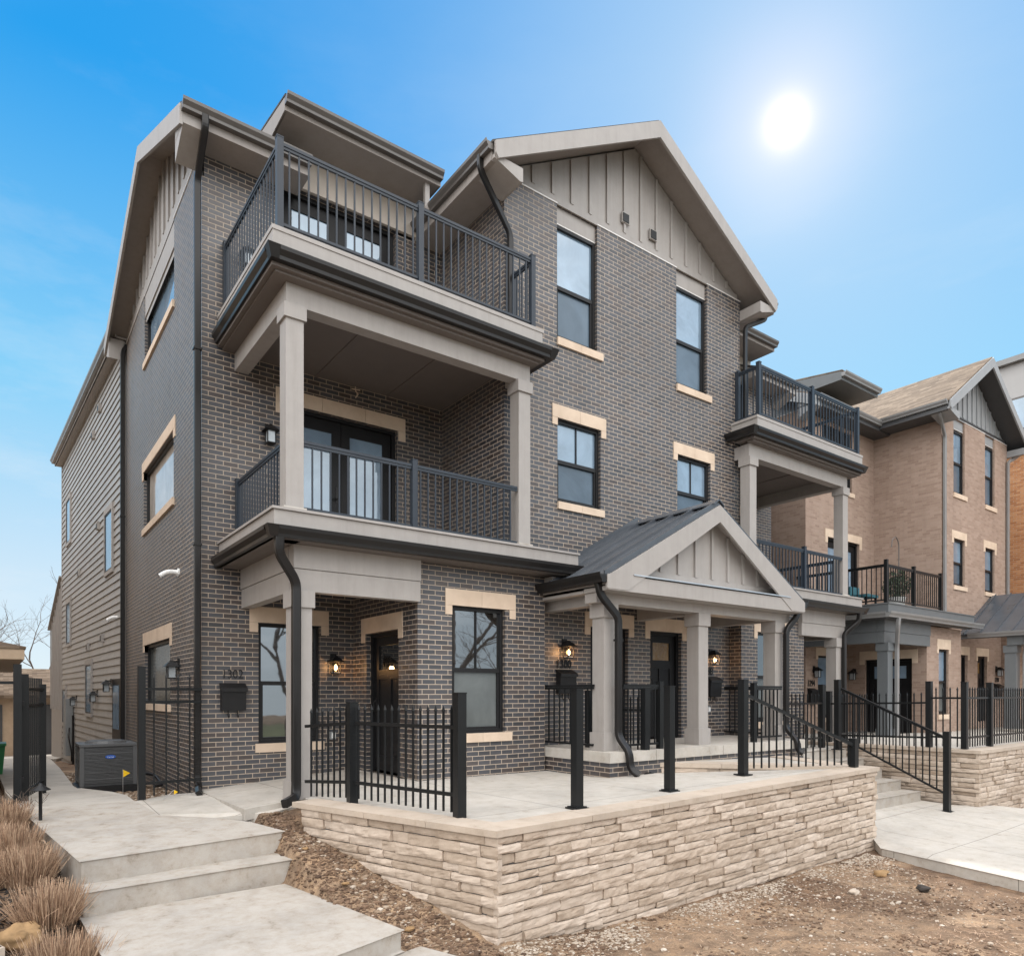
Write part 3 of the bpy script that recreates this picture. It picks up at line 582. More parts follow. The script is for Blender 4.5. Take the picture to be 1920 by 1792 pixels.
# ================================================================== HOUSE
def house(cfg):
    g = cfg.get; CX = cfg['CX']; YB, YF, YP, YR = 10.5, 8.65, 8.38, 17.45
    XL, XR, F0, F1 = cfg['XL'], cfg['XR'], cfg['F0'], cfg['F1']; P1, P2 = cfg['P1'], cfg['P2']
    bm_, tr, gm, sf = cfg['brick'], cfg['trim'], cfg['gut'], cfg['soffit']
    H = thing(cfg['name'], (CX, 12, 0), cfg['label'], 'town house')
    full = g('full'); Z0 = -.45; FT = 9.0; SB = 8.80
    fx, fb = FX(YF), FX(YB)
    W3, W2 = cfg['W3'], cfg['W2']
    # --- brick
    m = MB()
    holes = [(a, b, 6.87, FT) for a, b in W3]+[(a, b, 4.24, 5.58) for a, b in W2]+[(a, b, .33, 2.28) for a, b in cfg['doors']]
    wall(m, fx, F0, F1, Z0, FT, holes, .11)
    wall(m, FL(F0), YF, 13.5, 2.6, FT); wall(m, FR(F1), YF, 13.5, 2.6, FT)
    side_h = cfg['side_holes']; lh = cfg['left_holes']; rh = cfg['right_holes']
    wall(m, fb, XL, F0, Z0, 8.75, lh, .11); wall(m, fb, F1, XR, Z0, 8.75, rh, .11)
    wall(m, FL(XL), YB, YR, -1.2, SB, side_h, .11); wall(m, FR(XR), YB, YR, -1.2, SB)
    m.quad((XL, YR, -1.2), (XR, YR, -1.2), (XR, YR, 8.9), (XL, YR, 8.9))
    for (a, b), dl, wn in ((P1, 'L', cfg['W1'][0]), (P2, 'R', cfg['W1'][1])):
        wall(m, FX(YP), a, b, Z0, 2.93, [wn] if wn else [], .11)
        hl = [cfg['side_door']] if dl == 'L' or g('doorR') else []
        wall(m, FL(a), YP, YB, Z0, 2.93, hl if dl == 'L' else [], .12); wall(m, FR(b), YP, YB, Z0, 2.93, hl if dl == 'R' else [], .12)
    BW = m.build('brick_wall', bm_, H)
    m = MB(); cuts = [F0]+[x for w_ in W3 for x in w_]+[F1]
    for i in range(0, len(cuts), 2): m.box(cuts[i]-.004, cuts[i+1]+.004, YF-.012, YF+.14, FT+.001, FT+.018)
    for a, b in W3: m.box(a+.002, b-.002, YF+.05, YF+.10, 8.72, 8.735)
    m.build('flashing', 'flash', BW)
    # --- street gable siding
    hs = cfg['half']; AP = 10.90; ZE = 8.98; sl_ = (AP-ZE)/hs; zr = lambda x: AP-sl_*abs(x-CX)
    m = MB(); yy = YF+.075
    m.add([(F0+.01, yy, 8.725), (F1-.01, yy, 8.725), (F1-.01, yy, zr(F1)-.12), (CX, yy, AP-.12), (F0+.01, yy, zr(F0)-.12)], [(0, 1, 2, 3, 4)])
    m.box(F0+.01, F1-.01, yy-.022, yy-.001, 8.735, 9.17)
    fs_ = FX(yy); battens(m, fs_, F0+.1, F1-.1, 9.17, lambda x: zr(x)-.14, off=.5, step=.405 if full else .33)
    GS = m.build('gable_siding', cfg['gable'], H)
    if not full:
        m = MB(); fq = FX(yy-.001); 
        a_ = F0+.6
        while a_ < F1-.1:
            zt_ = min(zr(a_-.03), zr(a_+.03))-.14
            if zt_ > 9.25: m = MB(); m.fb(fq, a_-.02, a_+.03, 0, .03, 9.17, zt_); m.build('batten', 'gdark', GS)
            a_ += .33
        m = MB(); m.box(F0, F1, yy-.05, yy-.023, 9.1, 9.14); m.build('trim_line', 'gdark', GS)
    if full:
        for x, z in ((8.86, 9.42), (9.56, 9.40)):
            m = MB(); m.box(x-.09, x+.09, yy-.05, yy-.021, z-.09, z+.09); v = m.build('vent', tr, GS); m = MB(); m.box(x-.075, x+.065, yy-.062, yy-.051, z-.075, z+.07); m.build('vent_hole', 'black', v)
    # --- roofs
    RX0, RX1 = XL-.36, XR+.36; RY, RZ = 13.4, 10.47; EY, EZ_ = 10.02, 8.94; BY, BZ = 17.85, 8.90
    rm = cfg['shingle']
    wxa, wxb = (3.72, 2*CX-3.72) if full else (F0, F1); my = 10.52; mz = EZ_+(RZ-EZ_)*(my-EY)/(RY-EY)
    m = MB(); m.slab([(RX0, EY, EZ_), (wxa, EY, EZ_), (wxa, RY, RZ), (RX0, RY, RZ)], .035); m.slab([(wxb, EY, EZ_), (RX1, EY, EZ_), (RX1, RY, RZ), (wxb, RY, RZ)], .035); m.slab([(wxa, my, mz), (wxb, my, mz), (wxb, RY, RZ), (wxa, RY, RZ)], .035); m.slab([(RX1, BY, BZ), (RX0, BY, BZ), (RX0, RY, RZ), (RX1, RY, RZ)], .035)
    e0, e1, ye, yb = CX-hs-.03, CX+hs+.03, YF-.47, 16.2
    m.slab([(e0, ye, ZE+.02), (CX, ye, AP+.035), (CX, yb, AP+.035), (e0, yb, ZE+.02)], .035); m.slab([(CX, ye, AP+.035), (e1, ye, ZE+.02), (e1, yb, ZE+.02), (CX, yb, AP+.035)], .035)
    RF = m.build('roof', rm, H)
    m = MB(); d = .05
    m.slab([(RX0+.05, EY+.03, EZ_-.04), (wxa-.003, EY+.03, EZ_-.04), (wxa-.003, RY, RZ-.04), (RX0+.05, RY, RZ-.04)], .06); m.slab([(wxb+.003, EY+.03, EZ_-.04), (RX1-.05, EY+.03, EZ_-.04), (RX1-.05, RY, RZ-.04), (wxb+.003, RY, RZ-.04)], .06); m.slab([(RX1-.05, BY-.03, BZ-.04), (RX0+.05, BY-.03, BZ-.04), (RX0+.05, RY, RZ-.04), (RX1-.05, RY, RZ-.04)], .06)
    m.slab([(e0+.05, ye+.045, ZE-.02), (CX, ye+.045, AP-.005), (CX, yb, AP-.005), (e0+.05, yb, ZE-.02)], .07); m.slab([(CX, ye+.045, AP-.005), (e1-.05, ye+.045, ZE-.02), (e1-.05, yb, ZE-.02), (CX, yb, AP-.005)], .07)
    # boxed eaves
    for a, b in ((XL-.34, wxa), (wxb, XR+.34)): m.box(a, b, EY+.02, YB+.02, 8.70, 8.74); m.box(a+(.32 if a < CX else 0), b-(0 if a < CX else .32), EY+.0, EY+.02, 8.70, 8.90); m.box(b-.03 if a < CX else a, b if a < CX else a+.03, EY+.02, YB+.3, 8.741, 8.93)
    for s_, f_ in ((-1, F0), (1, F1)):
        x = CX+s_*hs; xa, xb = sorted((x, f_)); m.box(xa+.02, xb-.01 if s_ < 0 else xb-.02, ye+.05, 12, 8.74, 8.77); m.box(x-.02, x+.02, ye+.05, 12.0, 8.74, ZE-.03)
    m.box(XL-.3, XR+.3, YR, BY-.03, 8.70, 8.73)
    m.build('soffit', sf, H)
    # rake boards
    m = MB(); rk = .255
    for s_ in (-1, 1):
        x = CX+s_*hs; f_ = F0 if s_ < 0 else F1
        m.slab([(CX, ye, AP), (x, ye, ZE), (x, ye, ZE-.17), (x-s_*.05, ye, ZE-.235), (CX, ye, AP-rk-.03)], (0, -.045, 0))
        m.slab([(x-s_*.001, ye-.003, ZE-.16), (f_+s_*.0, ye-.003, ZE-.16+0.0), (f_, ye-.003, 8.62), (f_+s_*.05, ye-.003, 8.61), (x, ye-.003, 8.76)], (0, .5 if s_ else 0, 0))
    RB = m.build('rake_board', cfg['rake'], H)
    for x0, s_ in ((RX0+.02, -1), (RX1-.02, 1)):
        m = MB()
        q = [(x0, EY, EZ_-.03), (x0, RY, RZ-.03), (x0, BY, BZ-.03), (x0, BY, BZ-.24), (x0, RY, RZ-.30), (x0, EY+.42, EZ_-.06)]
        m.slab([(x0, EY, EZ_-.03), (x0, RY, RZ-.03), (x0, RY, RZ-.30), (x0, EY, EZ_-.30)], (.04*s_, 0, 0)); m.slab([(x0, RY, RZ-.03), (x0, BY, BZ-.03), (x0, BY, BZ-.30), (x0, RY, RZ-.30)], (.04*s_, 0, 0))
        m.slab([(x0-s_*.002, EY, EZ_-.02), (x0-s_*.002, EY+.5, EZ_-.02), (x0-s_*.002, EY+.5, 8.44), (x0-s_*.002, EY, 8.67)], (-.29*s_, 0, 0))
        m.slab([(x0-s_*.002, BY, BZ-.25), (x0-s_*.002, BY-.45, BZ-.05), (x0-s_*.002, BY-.45, 8.42), (x0-s_*.002, BY, 8.60)], (-.29*s_, 0, 0))
        m.build('rake_board', cfg['rake'], H)
    # side gable siding
    m = MB(); x = XL+.03; zs = lambda y: (EZ_+(RZ-EZ_)*(y-EY)/(RY-EY) if y < RY else BZ+(RZ-BZ)*(BY-y)/(BY-RY))-.1
    m.add([(x, YB, SB-.5), (x, YR, SB-.5), (x, YR, zs(YR)), (x, RY, zs(RY)), (x, YB, zs(YB))], [(0, 1, 2, 3, 4)])
    m.fb(FL(x), YB, YR, .001, .02, SB-.4, 9.05); battens(m, FL(x), YB+.1, YR-.1, 9.05, zs, off=.25)
    m.build('gable_siding', cfg['gable'], H)
    m = MB(); m.fb(FL(XL), YB-.01, 12.36, -.1, .012, SB+.001, SB+.018); m.fb(FL(XL), 15.1, YR, -.1, .012, SB+.001, SB+.018); m.build('flashing', 'flash', H)
    return H, BW
cfg1 = dict(name='town_house', label='dark brick three storey town house with taupe trim, balconies and a metal entry roof', CX=9.14, XL=2.35, XR=15.93, F0=6.23, F1=12.05, P1=(4.6, 6.8), P2=(11.72, 13.9), half=3.42,
    W3=[(7.27, 8.15), (10.14, 11.02)], W2=[(7.28, 8.23), (10.17, 11.12)], W1=[(5.14, 6.05, .6, 2.39), (12.25, 13.15, .6, 2.39)], doors=[(8.0, 8.88), (9.44, 10.28)], side_door=(8.93, 9.99, -.03, 2.07), doorR=False,
    left_holes=[(3.13, 4.06, .43, 2.2), (3.52, 5.38, 3.28, 5.5), (3.45, 5.35, 6.5, 8.78)], right_holes=[(12.9, 14.76, 3.28, 5.5), (12.93, 14.83, 6.5, 8.78)],
    side_holes=[(12.36, 15.1, 7.5, 8.8), (12.4, 15.2, 4.32, 5.42), (12.68, 15.1, .98, 2.08)], full=True, brick='brick', trim='trim', gable='trim', rake='trim', gut='gutb', soffit='soffit', shingle='shingled')
H1, BW1 = house(cfg1)
fx, fb, fp, fs = FX(8.65), FX(10.5), FX(8.38), FL(2.35)
window(H1, fx, 7.27, 8.15, 6.87, 8.72, sill=(7.27, 8.27, 6.745, 6.868), munt=False, mid=.46)
window(H1, fx, 10.14, 11.02, 6.87, 8.72, sill=(10.14, 11.14, 6.745, 6.868), munt=False, mid=.46)
window(H1, fx, 7.28, 8.23, 4.24, 5.58, sill=(7.28, 8.30, 4.12, 4.238), lintel=(7.17, 8.35, 5.582, 5.79, .11, 5.46))
window(H1, fx, 10.17, 11.12, 4.24, 5.58, sill=(10.17, 11.19, 4.12, 4.238), lintel=(10.06, 11.24, 5.582, 5.79, .11, 5.46))
window(H1, fp, 5.14, 6.05, .6, 2.39, up='g_dark', lo='g_grey', sill=(5.12, 6.16, .47, .598), lintel=(5.03, 6.24, 2.392, 2.62, .11, 2.26))
window(H1, fp, 12.25, 13.15, .6, 2.39, up='g_dark', lo='g_grey', sill=(12.2, 13.2, .47, .598), lintel=(12.13, 13.3, 2.392, 2.62, .11, 2.26))
window(H1, fb, 3.13, 4.06, .43, 2.2, up='g_dark', lo='g_dark', sill=(3.08, 4.12, .30, .428), lintel=(3.0, 4.2, 2.202, 2.43, .12, 2.06), munt=False)
window(H1, fs, 12.36, 15.1, 7.5, 8.42, mid=0, munt=False, sill=(12.34, 15.14, 7.38, 7.498))
m = MB(); m.fb(fs, 12.36, 15.1, -.09, -.05, 8.42, 8.9); m.build('window_header', 'trim', H1)
window(H1, fs, 12.4, 15.2, 4.32, 5.42, mid=0, munt=False, up='g_cur', sill=(12.34, 15.25, 4.2, 4.318), lintel=(12.26, 15.34, 5.422, 5.62, .14, 5.28))
window(H1, fs, 12.68, 15.1, .98, 2.08, mid=0, munt=False, up='g_grey', sill=(12.62, 15.18, .86, .978), lintel=(12.54, 15.24, 2.082, 2.32, .14, 1.95))
for i, (a, b) in enumerate(cfg1['doors']): door(H1, fx, a, b, .345, 2.28, lintel=(a-.13, b+.14, 2.282, 2.52, .12, 2.14), flip=bool(i))
door(H1, FL(4.6), 8.93, 9.99, -.02, 2.07, glassm='g_dark', lintel=(8.80, 10.16, 2.072, 2.31, .13, 1.94))
for a, b in ((3.52, 5.38), (12.9, 14.76)): door(H1, fb, a, b, 3.28, 5.5, 'french', glassm='g_up', lintel=(a-.14, b+.15, 5.502, 5.72, .13, 5.34))
for a, b in ((3.45, 5.35), (12.93, 14.83)): door(H1, fb, a, b, 6.52, 8.78, 'french', glassm='g_up')
# --- balcony decks, mirrored about the middle of the house
for sd in (0, 1):
    X = (lambda x: x) if sd == 0 else (lambda x: 2*9.14-x)
    def bx(m, x0, x1, *r): a, b = sorted((X(x0), X(x1))); m.box(a, b, *r)
    sx = -1 if sd == 0 else 1
    # lower deck
    xe = 7.30 if sd == 0 else 6.95
    D = MB(); bx(D, 2.575, xe-.1, 8.06, 10.49, 3.062, 3.268); bx(D, 2.55, xe-.08, 8.035, 10.485, 3.27, 3.30)
    D = D.build('balcony_deck', 'trim', H1)
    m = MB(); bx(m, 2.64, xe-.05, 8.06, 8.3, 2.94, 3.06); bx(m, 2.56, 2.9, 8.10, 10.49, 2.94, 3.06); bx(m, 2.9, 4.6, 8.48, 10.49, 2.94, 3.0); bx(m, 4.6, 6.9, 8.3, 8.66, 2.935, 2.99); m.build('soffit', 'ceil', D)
    m = MB()
    bx(m, 2.88, 4.6-.002, 8.28, 8.46, 2.66, 2.938); bx(m, 2.89, 4.6-.002, 8.295, 8.445, 2.39, 2.655); bx(m, 2.87, 3.05, 8.462, 10.49, 2.66, 2.938); bx(m, 2.885, 3.035, 8.447, 10.49, 2.39, 2.655); m.build('beam', 'trim', D)
    x0 = X(2.60); x1 = X(xe)
    gutter(D, [(x0, 10.49, 2.94), (x0, 8.08, 2.94)], [(sx, 0, 0)], 'gut', 1.05); gutter(D, [(x0+sx*.0, 8.08, 2.94), (x1, 8.08, 2.96)], [(0, -1, 0)], 'gut', 1.05)
    m = MB(); c = [(b*1.05, z*1.05) for b, z in KG]; m.extr(c, (x0, 8.081, 2.94), (x0-.0001*sx, 8.08, 2.94), (sx, 0, 0))
    m.add([(x0, 8.08, 2.94), (x0, 8.08-.089, 2.94), (x0+sx*.089, 8.08-.089, 2.94), (x0+sx*.089, 8.08, 2.94), (x0, 8.08, 3.07), (x0, 8.08-.136, 3.07), (x0+sx*.136, 8.08-.136, 3.07), (x0+sx*.136, 8.08, 3.07)], [(0, 3, 2, 1), (0, 1, 5, 4), (1, 2, 6, 5), (2, 3, 7, 6), (3, 0, 4, 7)])
    m.build('gutter_corner', 'gut', D)
    if sd == 0: column(H1, 2.975, 8.37, -.10, 2.39, .235, .22, .2)
    else: column(H1, X(3.2), 8.37, .09, 2.39, .235, .22, .2)
    # upper deck
    column(H1, X(2.89), 8.38, 3.30, 5.78, .215, .075, .17, cb='conc'); column(H1, X(6.33), 8.38, 3.30, 5.78, .215, .075, .17, cb='conc')
    m = MB(); bx(m, 2.79, 6.44, 8.285, 8.475, 5.78, 6.03); bx(m, 2.79, 2.98, 8.475, 10.49, 5.78, 6.03); bx(m, 6.24, 6.42, 8.475, 8.64, 5.78, 6.03); B_ = m.build('beam', 'trim', H1)
    U = MB(); bx(U, 2.56, 6.50, 8.06, 10.49, 6.22, 6.45); bx(U, 2.55, 6.52, 8.05, 10.485, 6.45, 6.50); U = U.build('balcony_deck', 'trim', H1)
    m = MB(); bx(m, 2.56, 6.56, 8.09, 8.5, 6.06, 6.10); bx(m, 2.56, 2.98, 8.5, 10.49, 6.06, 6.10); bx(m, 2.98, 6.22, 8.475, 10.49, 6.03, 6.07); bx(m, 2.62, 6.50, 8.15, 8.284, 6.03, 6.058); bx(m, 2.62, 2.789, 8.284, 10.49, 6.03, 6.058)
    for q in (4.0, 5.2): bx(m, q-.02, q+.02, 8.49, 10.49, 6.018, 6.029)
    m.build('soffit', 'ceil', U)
    x1 = X(6.60); gutter(U, [(x0-sx*.02, 10.49, 6.10), (x0-sx*.02, 8.10, 6.10)], [(sx, 0, 0)], 'gut', 1.1); gutter(U, [(x0-sx*.02, 8.10, 6.10), (x1, 8.10, 6.10)], [(0, -1, 0)], 'gut', 1.1); gutter(U, [(x1, 8.10, 6.10), (x1, 8.64, 6.10)], [(-sx, 0, 0)], 'gut', 1.1)
    for xq, s2 in ((x0-sx*.02, sx), (x1, -sx)):
        m = MB(); m.add([(xq, 8.10, 6.1), (xq, 8.10-.093, 6.1), (xq+s2*.093, 8.10-.093, 6.1), (xq+s2*.093, 8.10, 6.1), (xq, 8.10, 6.237), (xq, 8.10-.143, 6.237), (xq+s2*.143, 8.10-.143, 6.237), (xq+s2*.143, 8.10, 6.237)], [(0, 3, 2, 1), (0, 1, 5, 4), (1, 2, 6, 5), (2, 3, 7, 6), (3, 0, 4, 7)])
        m.build('gutter_corner', 'gut', U)
    # top floor: header panel over the doors, dormer eave, wing eave gutter
    m = MB(); bx(m, 3.3, 5.75, 10.44, 10.499, 8.79, 9.5); m.build('door_header', 'cream', H1)
    m = MB(); a, b = sorted((X(3.28), X(5.80)))
    m.slab([(a, 9.78, 9.53), (b, 9.78, 9.53), (b, 13.2, 10.15), (a, 13.2, 10.15)], .03); Q = m.build('dormer_roof', 'shingled', H1)
    m = MB(); m.slab([(a+.02, 9.80, 9.495), (b-.02, 9.80, 9.495), (b-.02, 13.2, 10.11), (a+.02, 13.2, 10.11)], .05); m.box(a+.0, b-.0, 9.80, 9.83, 9.31, 9.485); m.box(a+.02, b-.02, 9.83, 10.5, 9.31, 9.34)
    for q in (a, b-.03): m.slab([(q, 9.83, 9.49), (q, 13.0, 10.07), (q, 13.0, 9.31), (q, 9.83, 9.31)], (.03, 0, 0))
    m.build('dormer_trim', 'soffit', Q); gutter(Q, [(a, 9.80, 9.38), (b, 9.80, 9.38)], [(0, -1, 0)], 'gutb', 1.0)
    m = MB(); bx(m, 5.55, 5.63, 9.86, 9.92, 8.9, 9.5); m.build('downspout', 'trim', Q)
    a, b = sorted((X(1.99), X(3.72))); gutter(H1, [(a, 10.02, 8.81), (b, 10.02, 8.81)], [(0, -1, 0)], 'gutb')
    xg = 9.14+sx*3.42; gutter(H1, [(xg, 8.20, 8.87), (xg, 11.6, 8.87)], [(sx, 0, 0)], 'gutb')
    # railings
    xs_ = sorted; rl = [((X(2.66), 8.13, 6.50), (X(6.36), 8.13, 6.50)), ((X(2.66), 8.13, 6.50), (X(2.66), 10.46, 6.50)), ((X(6.36), 8.13, 6.50), (X(6.36), 8.62, 6.50))]
    railing('balcony_railing', (X(4.5), 8.13, 6.5), ['blue-black metal railing round the upper left balcony', 'blue-black metal railing round the upper right balcony'][sd], 'railing', rl, [(X(2.66), 8.13, 6.50, 7.56), (X(4.5), 8.13, 6.50, 7.56), (X(6.36), 8.13, 6.50, 7.56), (X(2.66), 10.44, 6.50, 7.54), (X(6.36), 8.6, 6.50, 7.54)], 'balcony railings', 1.02, 'rail', 'railb', cap=True)
    rl = [((X(3.0), 8.30, 3.30), (X(6.2), 8.30, 3.30)), ((X(2.83), 8.50, 3.30), (X(2.83), 10.46, 3.30))]
    railing('balcony_railing', (X(4.5), 8.3, 3.3), ['blue-black metal railing of the middle left balcony, below the soffit', 'blue-black metal railing of the middle right balcony, behind the entry gable'][sd], 'railing', rl, [(X(4.5), 8.30, 3.30, 4.25), (X(2.83), 10.44, 3.30, 4.22)], 'balcony railings', .90, 'rail', 'railb')
# --- downspouts
downspout(H1, [(2.27, 9.95, 8.84), (2.27, 9.95, 8.68), (2.27, 10.40, 8.25), (2.27, 10.40, -.02), (2.27, 10.33, -.12), (2.2, 9.98, -.17)], 'gut', straps=[(2.27, 10.4, 5.9), (2.27, 10.4, 3.2), (2.27, 10.4, 1.2)])
downspout(H1, [(2.36, 17.38, 8.75), (2.27, 17.38, 8.6), (2.27, 17.38, -.6)], 'gut', straps=[(2.27, 17.38, 5)])
downspout(H1, [(5.66, 8.45, 8.92), (5.66, 8.45, 8.72), (6.30, 8.585, 8.10), (6.30, 8.585, 6.55)], 'gut', ref=(0, 1, 0))
downspout(H1, [(12.62, 8.45, 8.92), (12.62, 8.45, 8.74), (12.14, 8.585, 8.50), (12.12, 8.585, 6.2), (12.12, 8.585, 3.3)], 'gut', ref=(0, 1, 0))
downspout(H1, [(2.62, 8.01, 2.94), (2.62, 8.03, 2.76), (2.88, 8.20, 2.48), (2.88, 8.20, .02), (2.86, 8.16, -.06), (2.68, 8.02, -.10)], 'gut', ref=(0, 1, 0), w=.10, h=.08)
downspout(H1, [(15.5, 8.01, 2.94), (15.5, 8.03, 2.76), (15.2, 8.20, 2.48), (15.2, 8.20, .12)], 'gut', ref=(0, 1, 0), w=.10, h=.08)
# --- entry porch roof
m = MB(); ex0, ex1, ey = 6.74, 11.56, 6.98; CXp = 9.18; ZA, ZE = 4.15, 2.80
m.slab([(ex0, ey, ZE), (CXp, ey, ZA), (CXp, 8.645, ZA), (ex0, 8.645, ZE)], .03); m.slab([(CXp, ey, ZA), (ex1, ey, ZE), (ex1, 8.645, ZE), (CXp, 8.645, ZA)], .03)
for i in range(5):
    y = ey+.03+i*.395
    for (xa, xb) in ((ex0, CXp), (ex1, CXp)): m.slab([(xa, y-.016, ZE+.05), (xb, y-.016, ZA+.05), (xb, y+.016, ZA+.05), (xa, y+.016, ZE+.05)], .05)
m.slab([(CXp-.13, ey-.02, ZA-.02), (CXp, ey-.02, ZA+.065), (CXp, 8.645, ZA+.065), (CXp-.13, 8.645, ZA-.02)], .02); m.slab([(CXp, ey-.02, ZA+.065), (CXp+.13, ey-.02, ZA-.02), (CXp+.13, 8.645, ZA-.02), (CXp, 8.645, ZA+.065)], .02)
m.slab([(ex0, 8.60, ZE+.10), (CXp-.1, 8.60, ZA+.10), (CXp-.1, 8.645, ZA+.10), (ex0, 8.645, ZE+.10)], .1)
PR = m.build('porch_roof', 'metalroof', H1)
m = MB()
m.slab([(ex0+.03, ey+.02, ZE-.04), (CXp, ey+.02, ZA-.04), (CXp, 8.64, ZA-.04), (ex0+.03, 8.64, ZE-.04)], .10); m.slab([(CXp, ey+.02, ZA-.04), (ex1-.03, ey+.02, ZE-.04), (ex1-.03, 8.64, ZE-.04), (CXp, 8.64, ZA-.04)], .10)
for s_, x in ((-1, ex0), (1, ex1)): m.slab([(CXp, ey, ZA-.035), (x, ey, ZE-.035), (x, ey, ZE-.20), (x-s_*.40, ey, ZE-.20), (CXp, ey, ZA-.30)], (0, -.035, 0))
m.build('rake_board', 'trim', PR)
m = MB(); gy = 7.20; zg = lambda x: ZA-.14-(ZA-ZE)/(CXp-ex0)*abs(x-CXp)
m.add([(ex0+.3, gy, 2.78), (ex1-.3, gy, 2.78), (ex1-.3, gy, zg(ex1-.3)), (CXp, gy, ZA-.14), (ex0+.3, gy, zg(ex0+.3))], [(0, 1, 2, 3, 4)]); battens(m, FX(gy), ex0+.5, ex1-.5, 2.98, lambda x: zg(x)-.01, step=.405, off=.02); m.box(ex0+.4, ex1-.4, gy-.02, gy-.001, 2.82, 2.98)
m.build('gable_siding', 'trim', PR)
m = MB(); m.box(ex0+.02, ex1-.02, 7.02, 7.45, 2.58, 2.64); m.box(ex0+.02, ex1-.02, 6.955, 7.015, 2.585, 2.80); m.box(ex0+.05, ex1-.05, 7.22, 7.46, 2.44, 2.578); m.box(ex0+.02, ex0+.2, 7.46, 8.64, 2.58, 2.62); m.box(ex1-.2, ex1-.02, 7.46, 8.64, 2.58, 2.62)
for x in (7.08, 9.18, 11.22): m.box(x-.09, x+.09, 7.46, 8.64, 2.44, 2.64)
m.build('beam', 'trim', PR)
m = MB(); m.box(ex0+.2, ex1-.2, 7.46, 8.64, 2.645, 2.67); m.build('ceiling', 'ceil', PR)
m = MB(); m.slab([(ex0+.50, 6.93, 2.835), (ex1-.46, 6.93, 2.835), (ex1-.46, 7.19, 2.90), (ex0+.50, 7.19, 2.90)], .02); m.build('drip_flashing', 'steel', PR)
gutter(PR, [(ex0, 6.96, 2.68), (ex0, 8.37, 2.68)], [(-1, 0, 0)], 'gut', 1.05); gutter(PR, [(ex1, 6.96, 2.68), (ex1, 8.37, 2.68)], [(1, 0, 0)], 'gut', 1.05)
for x in (7.07, 9.14, 11.22): column(H1, x, 7.36, .345, 2.44, .235, .26, .2)
downspout(H1, [(6.72, 7.12, 2.70), (6.76, 7.10, 2.52), (7.12, 7.12, 2.24), (7.13, 7.13, .55), (7.15, 6.93, .33), (7.15, 6.92, .12), (7.20, 6.80, .03)], 'gut', w=.10, h=.075, straps=[(7.13, 7.13, 1.9)])
downspout(H1, [(11.64, 7.12, 2.70), (11.60, 7.12, 2.55), (11.30, 7.15, 2.28), (11.30, 7.15, .55), (11.30, 6.93, .33), (11.30, 6.92, .18), (11.34, 6.84, .13)], 'gut', w=.10, h=.075)
m = MB(); m.box(6.80, 6.98, 8.2, 8.64, 2.72, 2.93); m.box(6.82, 7.9, 8.40, 8.64, 2.80, 2.93); m.build('fascia_board', 'trim', H1)
# --- rear part with lap siding
A0, A1 = V((2.33, 17.5, 0)), V((1.90, 28.3, 0)); du = (A1-A0).normalized(); fr = Fr(A0, du, (-du.y, du.x, 0)); LS = (A1-A0).length
SW = thing('rear_wing', (3, 22, -1), 'rear wing of the dark town house clad in taupe lap siding', 'house wing')
m = MB(); m.fb(fr, 0, LS, -6, -.03, -1.6, 9.0); z = -1.35
while z < 8.95:
    a, b = 0, LS; q = [(a, -.03, z), (b, -.03, z), (b, .016, z), (a, .016, z), (a, -.03, z+.178), (b, -.03, z+.178), (b, -.010, z+.178), (a, -.010, z+.178)]; m.hexa([fr.p(*t) for t in q]); z += .176
m.build('lap_siding', 'siding', SW)
m = MB(); m.fb(fr, LS, LS+.1, -.1, .02, -1.5, 9.0); m.fb(fr, -.02, .08, -.03, .02, -1.2, 8.9); m.build('corner_board', 'trim', SW)
m = MB(); q = [fr.p(-.1, .22, 9.12), fr.p(LS+.2, .22, 9.12), fr.p(LS+.2, -3.2, 10.1), fr.p(-.1, -3.2, 10.1)]; m.slab(q, .05); RR = m.build('roof', 'shingled', SW)
m = MB(); m.fb(fr, -.1, LS+.18, -.03, .2, 8.88, 8.92); m.fb(fr, -.1, LS+.18, .18, .21, 8.88, 9.08); m.build('soffit', 'trim', RR)
gutter(RR, [fr.p(-.05, .21, 8.95), fr.p(LS+.2, .21, 8.95)], [fr.n], 'gutg')
for i, (px0, w_, z0, z1) in enumerate([(8.6, .9, 6.0, 7.35), (1.35, .95, 4.1, 5.5), (8.6, .9, 2.75, 4.05), (4.4, 1.0, .62, 1.95), (9.7, .8, .2, 1.3)]):
    m = MB(); t = .09
    for (a, b, c, d) in ((px0-t, px0, z0-t, z1+t*1.6), (px0+w_, px0+w_+t, z0-t, z1+t*1.6), (px0, px0+w_, z1, z1+t*1.6), (px0, px0+w_, z0-t, z0)): m.fb(fr, a, b, -.03, .048, c, d)
    W = m.build('window', 'trim', SW)
    m = MB()
    for (a, b, c, d) in ((px0, px0+.04, z0, z1), (px0+w_-.04, px0+w_, z0, z1), (px0+.04, px0+w_-.04, z1-.04, z1), (px0+.04, px0+w_-.04, z0, z0+.04)): m.fb(fr, a, b, -.03, .036, c, d)
    m.build('frame', 'frame', W); m = MB(); m.fb(fr, px0+.04, px0+w_-.04, -.02, .026, z0+.04, z1-.04); m.build('pane', 'g_up', W)
m = MB(); m.fb(fr, .35, 1.35, -.02, .03, -.75, 1.5); Dd = m.build('door', 'door', SW); m = MB(); m.fb(fr, .5, 1.2, .031, .04, .35, 1.35); m.build('pane', 'g_up', Dd)
